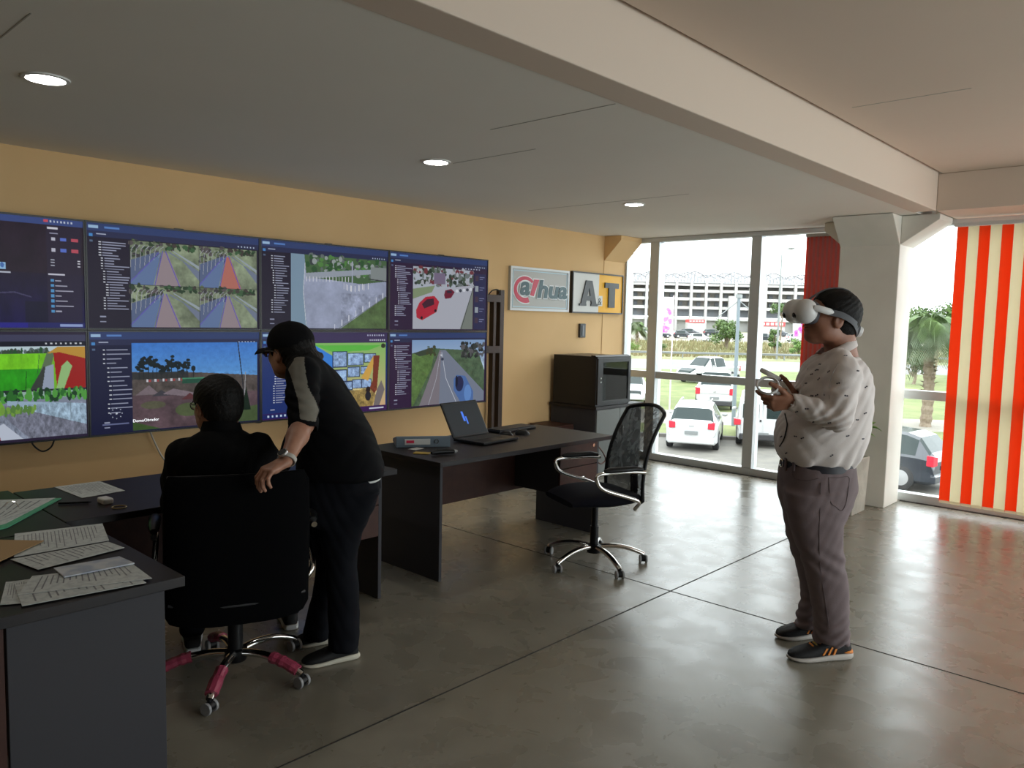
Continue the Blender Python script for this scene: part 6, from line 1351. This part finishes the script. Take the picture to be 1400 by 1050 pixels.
hl(mesh_obj('front_shell', [F2.mesh(2)], M_owh, hs))
F2 = Field(HO-.24, HO+.24, .003)
for y in (-.05, .05): F2.cap(T_(.105, y, .018), T_(.125, y, .016), .038, .040, .02); F2.cap(T_(.098, y, -.014), T_(.122, y, -.014), .030, .034, .02)
F2.cap(T_(.115, -.03, .02), T_(.115, .03, .02), .036, .036, .03)
F2.ell(T_(.03, 0, .02), np.array([.080, .070, .10])*HS, A, .004, True)
hl(mesh_obj('face_gasket', [F2.mesh(2)], M_ogr, hs))
for y in (-1, 1):
    MB().ell((0, 0, 0), (.012, .014, .019), M=None).v
    e = MB().ell((0, 0, 0), (.015, .018, .015), 14, 8); e.v = [tuple(T_(.170, y*.050, -.018)+A@np.array(v)) for v in e.v]; hl(e.build('tracking_camera', M_obk, hs, smooth=True))
    pl_ = MB().tube([T_(.120, y*.094, .024), T_(.10, y*.100, .024), T_(.055, y*.098, .022), T_(.035, y*.096, .022)], [.012, .0155, .0155, .011], 12, sx=.55); hl(pl_.build('strap_arm', M_owh, hs, smooth=True))
    sr = MB(); pp = [T_(.05, y*.097, .020), T_(.0, y*.098, .020), T_(-.05, y*.088, .008), T_(-.09, y*.060, -.008), T_(-.118, y*.025, -.022)]
    pp = spline(pp, 5); nn = len(pp); rs = []
    for i, p in enumerate(pp):
        hgt = .014+.016*max(0, i/nn-.55)*2; out_ = p-T_(-.02, 0, .01); out_ -= A[:, 2]*(out_@A[:, 2]); out_ /= np.linalg.norm(out_); rs.append([p+A[:, 2]*hgt+out_*.001, p+A[:, 2]*hgt+out_*.005, p-A[:, 2]*hgt+out_*.005, p-A[:, 2]*hgt+out_*.001])
    hl(sr.rings(rs).build('side_strap', M_ogr, hs, smooth=True))
tp = spline([T_(.112, 0, .050), T_(.092, 0, .078), T_(.05, 0, .115), T_(0, 0, .134), T_(-.05, 0, .130), T_(-.10, 0, .095), T_(-.128, 0, .03)], 5)
hl(MB().rings([[p+A[:, 1]*.012-(HO-p)*.0, p+A[:, 1]*.012+(p-HO)*.03, p-A[:, 1]*.012+(p-HO)*.03, p-A[:, 1]*.012] for p in tp]).build('top_strap', M_ogr, hs, smooth=True))
hl(MB().cyl(T_(-.110, 0, -.02), T_(-.128, 0, -.022), .036, 20).build('rear_cradle', M_ogr, hs, smooth=True, bevel=.004)); hl(MB().cyl(T_(-.126, 0, -.02), T_(-.146, 0, -.022), .026, 20).build('rear_dial', M_owh, hs, smooth=True, bevel=.004))
# controllers
def controller(label, grip0, grip1, rc, rn, ru, R_=.045):
    o = thing('vr_controller', label, 'controller', tuple(grip0), 0, None); mi = Matrix.Translation(-Vector(o.location))
    def ad(x): x.matrix_parent_inverse = mi; return x
    ad(MB().tube([grip0, lerp(grip0, grip1, .4), lerp(grip0, grip1, .8), grip1], [.012, .018, .021, .016], 14).build('grip', M_owh, o, smooth=True))
    rn = rn/np.linalg.norm(rn); ru = ru-rn*(ru@rn); ru /= np.linalg.norm(ru); rv = np.cross(rn, ru)
    rs = []
    for i in range(37):
        a = 2*PI*i/36; c_ = rc+(ru*math.cos(a)*R_*1.12+rv*math.sin(a)*R_); rad = ru*math.cos(a)+rv*math.sin(a); rs.append([c_+rad*.0045*math.cos(q)+rn*.0105*math.sin(q) for q in [2*PI*k/10 for k in range(10)]])
    ad(MB().rings(rs, cap=False).build('ring', M_owh, o, smooth=True))
    ad(MB().cyl(grip1-rn*.012, grip1+rn*.014, .026, 20, .024).build('face_plate', M_owh, o, smooth=True, bevel=.003)); ad(MB().cyl(grip1+rn*.014, grip1+rn*.026, .008, 12).build('thumb_stick', M_ogr, o, smooth=True))
controller('white controller ring nearer the viewer, in the left hand of the headset man', K(1078, 548, T-.17), K(1062, 533, T-.17), K(1050, 527, T-.17), E2*-.75+E3*.5-E1*.3, E3*.4-E1, .042)
controller('white controller with the raised tilted ring, in the right hand of the headset man', K(1080, 540, T-.0), K(1064, 524, T-.0), K(1053, 512, T-.02), E3*.9+E1*.42-E2*.12, -E1, .043)

# ------------------------------------------------------------ the leaning man in the cap
T = 3.56
lean = thing('person', 'man in a black cap leaning forward with one hand on the chair back', 'person', tuple(K(450, 895, T)*[1, 1, 0]))
man = lean
HF = R3(-E1*.86+E2*.48-E3*.06, E3-E1*.06); HO = K(396, 483, T-.02); HS = 1.0
o0 = K(430, 650, T)*[1, 1, 0]
F_ = Field(o0-[.50, .55, .01], o0+[.50, .55, 1.72], .005)
head(F_, HO, HF, HS, [K(405, 492, T), K(410, 504, T), K(420, 520, T+.01)])
F_.loft(st([(520, 405, 455, T, .14), (570, 408, 485, T, .16), (640, 412, 512, T, .14), (700, 425, 500, T, .14)]))
for lg_ in ([(468, 700, -.07), (466, 765, -.07), (470, 830, -.08), (470, 880, -.085)], [(445, 700, .11), (450, 758, .12), (443, 812, .12), (433, 862, .12)]): F_.chain([K(a, b, T+c) for a, b, c in lg_], [.060, .045, .038, .028], .02)
SHn, ELn, WRn = K(414, 510, T-.19), K(415, 578, T-.30), K(391, 631, T-.50)
F_.chain([SHn, ELn], [.05, .044], .02); F_.chain([ELn, lerp(ELn, WRn, .35), WRn], [.045, .043, .026], .02)
SHf, ELf, WRf = K(418, 508, T+.18), K(412, 580, T+.26), K(385, 640, T+.30); F_.chain([SHf, ELf, WRf], [.045, .038, .027], .02)
body = F_.mesh(); FH = Field(WRn-.20, WRn+.17, .0025)
hand(FH, WRn, -E1*.66-E3*.30-E2*.62, -E1*.7+E2*.7+E3*.05, E3*.90-E2*.25-E1*.15, [.62, .62, .62, .64], .96, .10, (.9, .15), k=.005, forearm=lerp(WRn, ELn, .25))
FG = Field(WRf-.2, WRf+.2, .003); hand(FG, WRf, -E1*.8-E3*.5, E2*-.3+E3*.2, E3, [.3, .3, .3, .3], 1.)
local(mesh_obj('body', [body, FH.mesh(1), FG.mesh(1)], M_skin2, man))
FHr = Field(HO-.20, HO+.18, .003); FHr.ell(HO+HF@np.array([-.085, 0, -.045]), (.075, .078, .060), HF, .03); FHr.cap(HO+HF@np.array([-.10, 0, -.03]), K(437, 487, T), .04, .018, .03); FHr.ell(HO+HF@np.array([.012, -.070, .02]), (.028, .016, .05), HF, .01); FHr.ell(HO+HF@np.array([.018, .072, .005]), (.016, .010, .045), HF, .01); FHr.ell(HO+HF@np.array([-.02, 0, .02]), (.104, .088, .075), HF, .02)
hair_field(FHr, HO, HF, HS, cut=.040, nape=-.10); 
local(mesh_obj('hair', [FHr.mesh(1)], M_hair, man))
# cap
FC = Field(HO-.24, HO+.24, .003); Tc = lambda x, y, z: HO+HF@(np.array([x, y, z])*HS)
FC.ell(Tc(-.014, 0, .052), np.array([.113, .093, .090])*HS, HF, .01); FC.cap(Tc(-.01, -.01, .05), Tc(-.01, .01, .05), .082, .082, .03)
hfA = HF.astype(np.float32)
def capcut(P): q = (P-F32(HO))@hfA/HS; return q
q = capcut(FC._sub(FC.lo, FC.lo+FC.h*FC.n, 0)[1]); FC.V = np.maximum(FC.V, (.030+.10*np.minimum(0, q[..., 0])*.5-q[..., 2]).astype(np.float32)*HS); FC.V = np.maximum(FC.V, -(FC.V+.006)*0-10)
cv_, cf_ = FC.mesh(1); cap_ = local(mesh_obj('cap', [(cv_, cf_)], mat('black_cap_cloth', (.005, .0045, .005), .85, spec=.12, bump=(200, .3)), man))
br = MB(); rs = []
for i in range(9):
    u = i/8; x = .070+.125*u; hw = .080*math.sqrt(max(.02, 1-(u*.97)**2.4)); row = [Tc(x-.045*(abs(v)**2)*(1-u), hw*v, .040-.016*u-.022*v*v) for v in np.linspace(-1, 1, 9)]; rs.append(row+[p-HF[:, 2]*.005 for p in row[::-1]])
b_ = br.rings(rs).build('cap_brim', MATS['black_cap_cloth'], man, smooth=True); local(b_); e = MB().ell((0, 0, 0), (.008, .008, .005)); e.v = [tuple(Tc(-.012, 0, .143)+HF@np.array(v)) for v in e.v]; local(e.build('cap_button', MATS['black_cap_cloth'], man, smooth=True))
# glasses
def glasses(parent, HO, HF, HS, m=None):
    Tg = lambda x, y, z: HO+HF@(np.array([x, y, z])*HS); root = None; m = m or mat('spectacle_black', (.02, .02, .025), .3)
    fr = MB()
    for s_ in (-1, 1):
        fr.tube([Tg(.110-.008*abs(math.cos(a)), s_*(.034+.024*math.cos(a)), .008+.019*math.sin(a)) for a in [2*PI*k/18 for k in range(18)]], .0022, 6, closed=True); fr.tube([Tg(.100, s_*.060, .014), Tg(.06, s_*.080, .016), Tg(.0, s_*.086, .014), Tg(-.012, s_*.086, .002)], .0022, 6)
    fr.tube([Tg(.108, -.012, .012), Tg(.113, 0, .015), Tg(.108, .012, .012)], .002, 6); g_ = local(fr.build('glasses', m, parent, smooth=True))
    for s_ in (-1, 1):
        p = [Tg(.108-.008*abs(math.cos(a)), s_*(.034+.022*math.cos(a)), .008+.017*math.sin(a)) for a in [2*PI*k/18 for k in range(18)]]; l_ = MB().add(p+[Tg(.106, s_*.034, .008)], [(k, (k+1) % 18, 18) for k in range(18)]).build('lens', glass_mat('lens_glass', (.9, .95, 1), 2.), g_, smooth=True)
glasses(man, HO, HF, HS)
# jacket
F_ = Field(o0-[.50, .55, -.60], o0+[.50, .55, 1.56], .005)
F_.loft(st([(494, 402, 440, T, .085), (503, 398, 452, T, .15), (516, 397, 463, T, .185), (531, 398, 473, T, .195), (550, 400, 484, T, .195), (569, 402, 497, T, .19), (590, 404, 508, T, .185), (611, 405, 517, T, .18), (630, 406, 523, T, .18), (646, 408, 525, T, .178), (652, 410, 523, T, .17)]), .03, capk=.02)
F_.chain([K(424, 503, T-.10), SHn], [.06, .066], .05); F_.chain([SHn, lerp(SHn, ELn, .5)-E1*.004, ELn+(ELn-SHn)*.03], [.067, .068, .062], .02)
F_.chain([K(424, 503, T+.10), SHf], [.06, .064], .05); F_.chain([SHf, ELf, lerp(ELf, WRf, .9)], [.062, .055, .04], .02)
F_.warp(lambda P: folds(P, .0028, .8, 7)); F_.warp(lambda P: -.007*np.exp(-(np.linalg.norm(P-F32(lerp(SHn, ELn, .65)), axis=-1)/.09)**2)*np.sin(P[..., 2]*150+P@F32(E1)*40))
d = (ELn-SHn)/np.linalg.norm(ELn-SHn); F_.cap(ELn+d*.025, ELn+d*.10, .052, .055, .006, sub=True)
jv, jf = F_.mesh()
def pickj(c, n):
    px, py = proj(c); L_ = np.interp(py, [492, 504, 531, 549, 561, 576], [402, 394, 403, 408, 409, 411]); R_ = np.interp(py, [488, 492, 504, 529, 549, 561, 578], [416, 416, 417, 421, 432, 436, 431])
    dep = np.abs((c-SHn)@E2) < .30; near = ((c@E2) < T-.02)
    return ((px > L_) & (px < R_) & (py > 488) & (py < 573+.2*(px-411)) & near & ((n@CF) < .25)).astype(int)
jk = local(mesh_obj('jacket', [(jv, jf)], [M_jack, M_jgrey], man, pickj))
cc_ = MB(); rs = []
for i in range(25):
    a = 2*PI*i/24; b3 = K(411, 499, T)+E1*(.074*math.cos(a))+E2*.070*math.sin(a)+E3*.024*math.cos(a); tp_ = K(408, 492, T)+E1*(.066*math.cos(a))+E2*.064*math.sin(a)+E3*(.020+.014*math.cos(a)); rs.append([b3-E3*.02, tp_, tp_+(E1*math.cos(a)+E2*math.sin(a))*.006, b3+(E1*math.cos(a)+E2*math.sin(a))*.012-E3*.02])
local(cc_.rings(rs, cap=False).build('collar', M_jack, man, smooth=True))
# shirt tail showing under the jacket hem
wc = K(512, 650, T)
F_ = Field(o0-[.45, .5, -.70], o0+[.45, .5, 1.0], .006); F_.loft(st([(640, 490, 520, T, .10), (652, 488, 521, T, .10), (656, 490, 520, T, .10)]), .01, capk=.006); local(mesh_obj('undershirt', [F_.mesh(1)], mat('white_undershirt', (.7, .7, .68), .8), man))
# trousers
F_ = Field(o0-[.50, .55, .0], o0+[.50, .55, .98], .005); NL, FL = T-.07, T+.12
F_.loft(st([(648, 414, 517, T, .155), (665, 409, 520, T, .17), (690, 407, 512, T, .17), (712, 412, 500, T, .155)]), .02, capk=.012)
F_.loft(st([(670, 424, 520, NL, .085), (700, 430, 508, NL, .092), (730, 438, 494, NL, .085), (765, 444, 487, NL, .078), (791, 446, 489, NL, .074), (830, 449, 491, NL-.005, .072), (860, 450, 491, NL-.01, .075), (886, 450, 489, NL-.015, .078)]), .02, capk=.012)
F_.loft(st([(670, 412, 490, FL-.02, .085), (700, 412, 478, FL-.02, .09), (725, 420, 474, FL, .085), (752, 430, 470, FL+.0, .08), (775, 434, 466, FL+.0, .072), (810, 428, 458, FL, .068), (850, 418, 451, FL, .07), (872, 414, 450, FL+.0, .072)]), .015, capk=.012)
F_.warp(lambda P: folds(P, .0028, .8, 12)); local(mesh_obj('trousers', [F_.mesh()], M_jean, man))
M_s2 = mat('black_canvas_shoe', (.005, .005, .006), .75); M_so2 = mat('cream_sole', (.60, .56, .46), .6)
for (hl_, to) in ((Zp(489, 897), Zp(412, 912)), (Zp(455, 876), Zp(402, 884))):
    d = (to-hl_); d[2] = 0; L_ = np.linalg.norm(d); u, P = shoe(man, hl_, hl_+d/L_, M_s2, M_so2, L_=min(.285, L_+.0), W_=.10, H_=.095); local(u)
    for k in range(4): MB().tube([P(.45+.06*k, -.2, .80-.10*k), P(.47+.06*k, 0, .87-.10*k), P(.45+.06*k, .2, .80-.10*k)], .003, 5).build('lace', M_s2, u)
# watch on his wrist
fa = (WRn-ELn); fa /= np.linalg.norm(fa); wv = MB(); wp = WRn-fa*.012; ax = np.cross(fa, E2); ax /= np.linalg.norm(ax); ay = np.cross(fa, ax)
ws = [wp+ax*.0335*math.cos(a)+ay*.028*math.sin(a) for a in [2*PI*k/28 for k in range(28)]]
strap = MB().rings([[p+fa*u+((p-wp)/np.linalg.norm(p-wp))*v for u, v in ((-.010, 0), (-.010, .004), (.010, .004), (.010, 0))] for p in ws+[ws[0]]], cap=False).build('watch_strap', mat('watch_strap_pale', (.42, .40, .36), .5), man, smooth=True); local(strap)
wd = (-E2*.75-E1*.30+E3*.45); wd -= fa*(wd@fa); wd /= np.linalg.norm(wd); wq = wp+wd*.030; w0 = local(MB().cyl(wq, wq+wd*.012, .021, 24).build('watch_case', mat('watch_steel', (.45, .45, .45), .25, .9), man, smooth=True, bevel=.002)); local(MB().cyl(wq+wd*.012, wq+wd*.0135, .017, 24).build('watch_face', M_obk, man))

# ------------------------------------------------------------ the seated man
T = 3.24
seat = thing('person', 'man in a black suit sitting in the chair with his back to the viewer', 'person', tuple(c1)); man = seat
HF = R3(-E1*.74+E2*.62-E3*.05, E3); HO = K(296, 557, T+.02); HS = 1.03
sf_ = np.array([math.cos(rz1), math.sin(rz1), 0]); sl_ = np.cross(E3, sf_)   # chair forward, chair left
C0 = np.array([c1[0], c1[1], 0])
hipc = C0-sf_*.09+E3*.60
F_ = Field(C0-[.75, .75, .0], C0+[.75, .75, 1.50], .006)
head(F_, HO, HF, HS, [K(301, 562, T+.01), K(303, 580, T-.0), K(304, 604, T-.02)])
sh = K(304, 612, T-.03); F_.chain([hipc, lerp(hipc, sh, .5), sh-E3*.08], [.09, .09, .085], .04, (sl_, 1.2))
legs = []
for s_ in (-1, 1):
    hp = hipc+sl_*s_*.10-E3*.02; kn_ = hp+sf_*.42+sl_*s_*.05+E3*.0; an = kn_+sf_*(.04)-E3*(kn_[2]-.09)+sl_*s_*.02; an = an if s_ > 0 else Zp(396, 855)+E3*.09; legs.append((hp, kn_, an)); F_.chain([hp, kn_, an], [.065, .045, .030], .02)
arms = [(K(250, 622, T-.03), K(240, 690, T+.02), K(262, 686, T+.33)), (K(352, 613, T-.03), K(376, 655, T+.06), K(372, 690, T+.34))]
for (a, b, c) in arms: F_.chain([a, b, c], [.05, .042, .028], .02)
body = F_.mesh(); hands = []
for i, (a, b, c) in enumerate(arms):
    FG = Field(c-.2, c+.2, .003); hand(FG, c, c-b, sl_*(-1 if i == 0 else 1), E3, [.25, .3, .3, .35], 1.); hands.append(FG.mesh(1))
local(mesh_obj('body', [body]+hands, M_skin, man))
FHr = Field(HO-.18, HO+.18, .003); hair_field(FHr, HO, HF, HS, cut=.018, nape=-.066, vol=1.03); local(mesh_obj('hair', [FHr.mesh(1)], M_hair2 if False else M_hair, man)); glasses(man, HO, HF, HS)
F_ = Field(C0-[.75, .75, -.45], C0+[.75, .75, 1.50], .005)
F_.loft(st([(585, 284, 322, T-.02, .07), (597, 262, 345, T-.03, .10), (608, 245, 363, T-.03, .12), (625, 238, 372, T-.03, .13), (650, 236, 374, T-.02, .13), (690, 240, 374, T-.0, .13), (760, 240, 378, T+.02, .14)]), .03, capk=.02)
for (a, b, c) in arms: F_.chain([a, lerp(a, b, .5), b], [.068, .064, .058], .03); F_.chain([b, lerp(b, c, .85)], [.056, .045], .02)
F_.warp(lambda P: folds(P, .0028, .8, 17)); F_.cap(K(300, 560, T), K(302, 584, T-.01), .062, .062, .008, sub=True)
local(mesh_obj('suit_jacket', [F_.mesh()], M_suit, man))
cc_ = MB(); rs = []
for i in range(25):
    a = 2*PI*i/24; b3 = K(303, 588, T-.01)+E1*(.076*math.cos(a))+E2*.074*math.sin(a); tp_ = b3*1+E3*(.034-.012*math.sin(a))-(E1*math.cos(a)+E2*math.sin(a))*.008; rs.append([b3-E3*.02, tp_, tp_+(E1*math.cos(a)+E2*math.sin(a))*.006, b3+(E1*math.cos(a)+E2*math.sin(a))*.014-E3*.02])
local(cc_.rings(rs, cap=False).build('collar', M_suit, man, smooth=True))
F_ = Field(C0-[.75, .75, .0], C0+[.75, .75, .85], .006); F_.chain([hipc-sl_*.1, hipc+sl_*.1], [.12, .12], .03)
for (a, b, c) in legs: F_.chain([a, b, lerp(b, c, .97)], [.088, .070, .058], .025)
F_.warp(lambda P: folds(P, .003, .8, 21)); local(mesh_obj('trousers', [F_.mesh()], M_jean, man))
for (a, b, c) in legs: u, P = shoe(man, c*[1, 1, 0]-sf_*.07, c*[1, 1, 0]+sf_*.2, M_s2, mat('white_sole', (.65, .65, .65), .6), L_=.285, W_=.10, H_=.10); local(u)
# his right shoe, the one the photo shows beside the chair base, is turned out
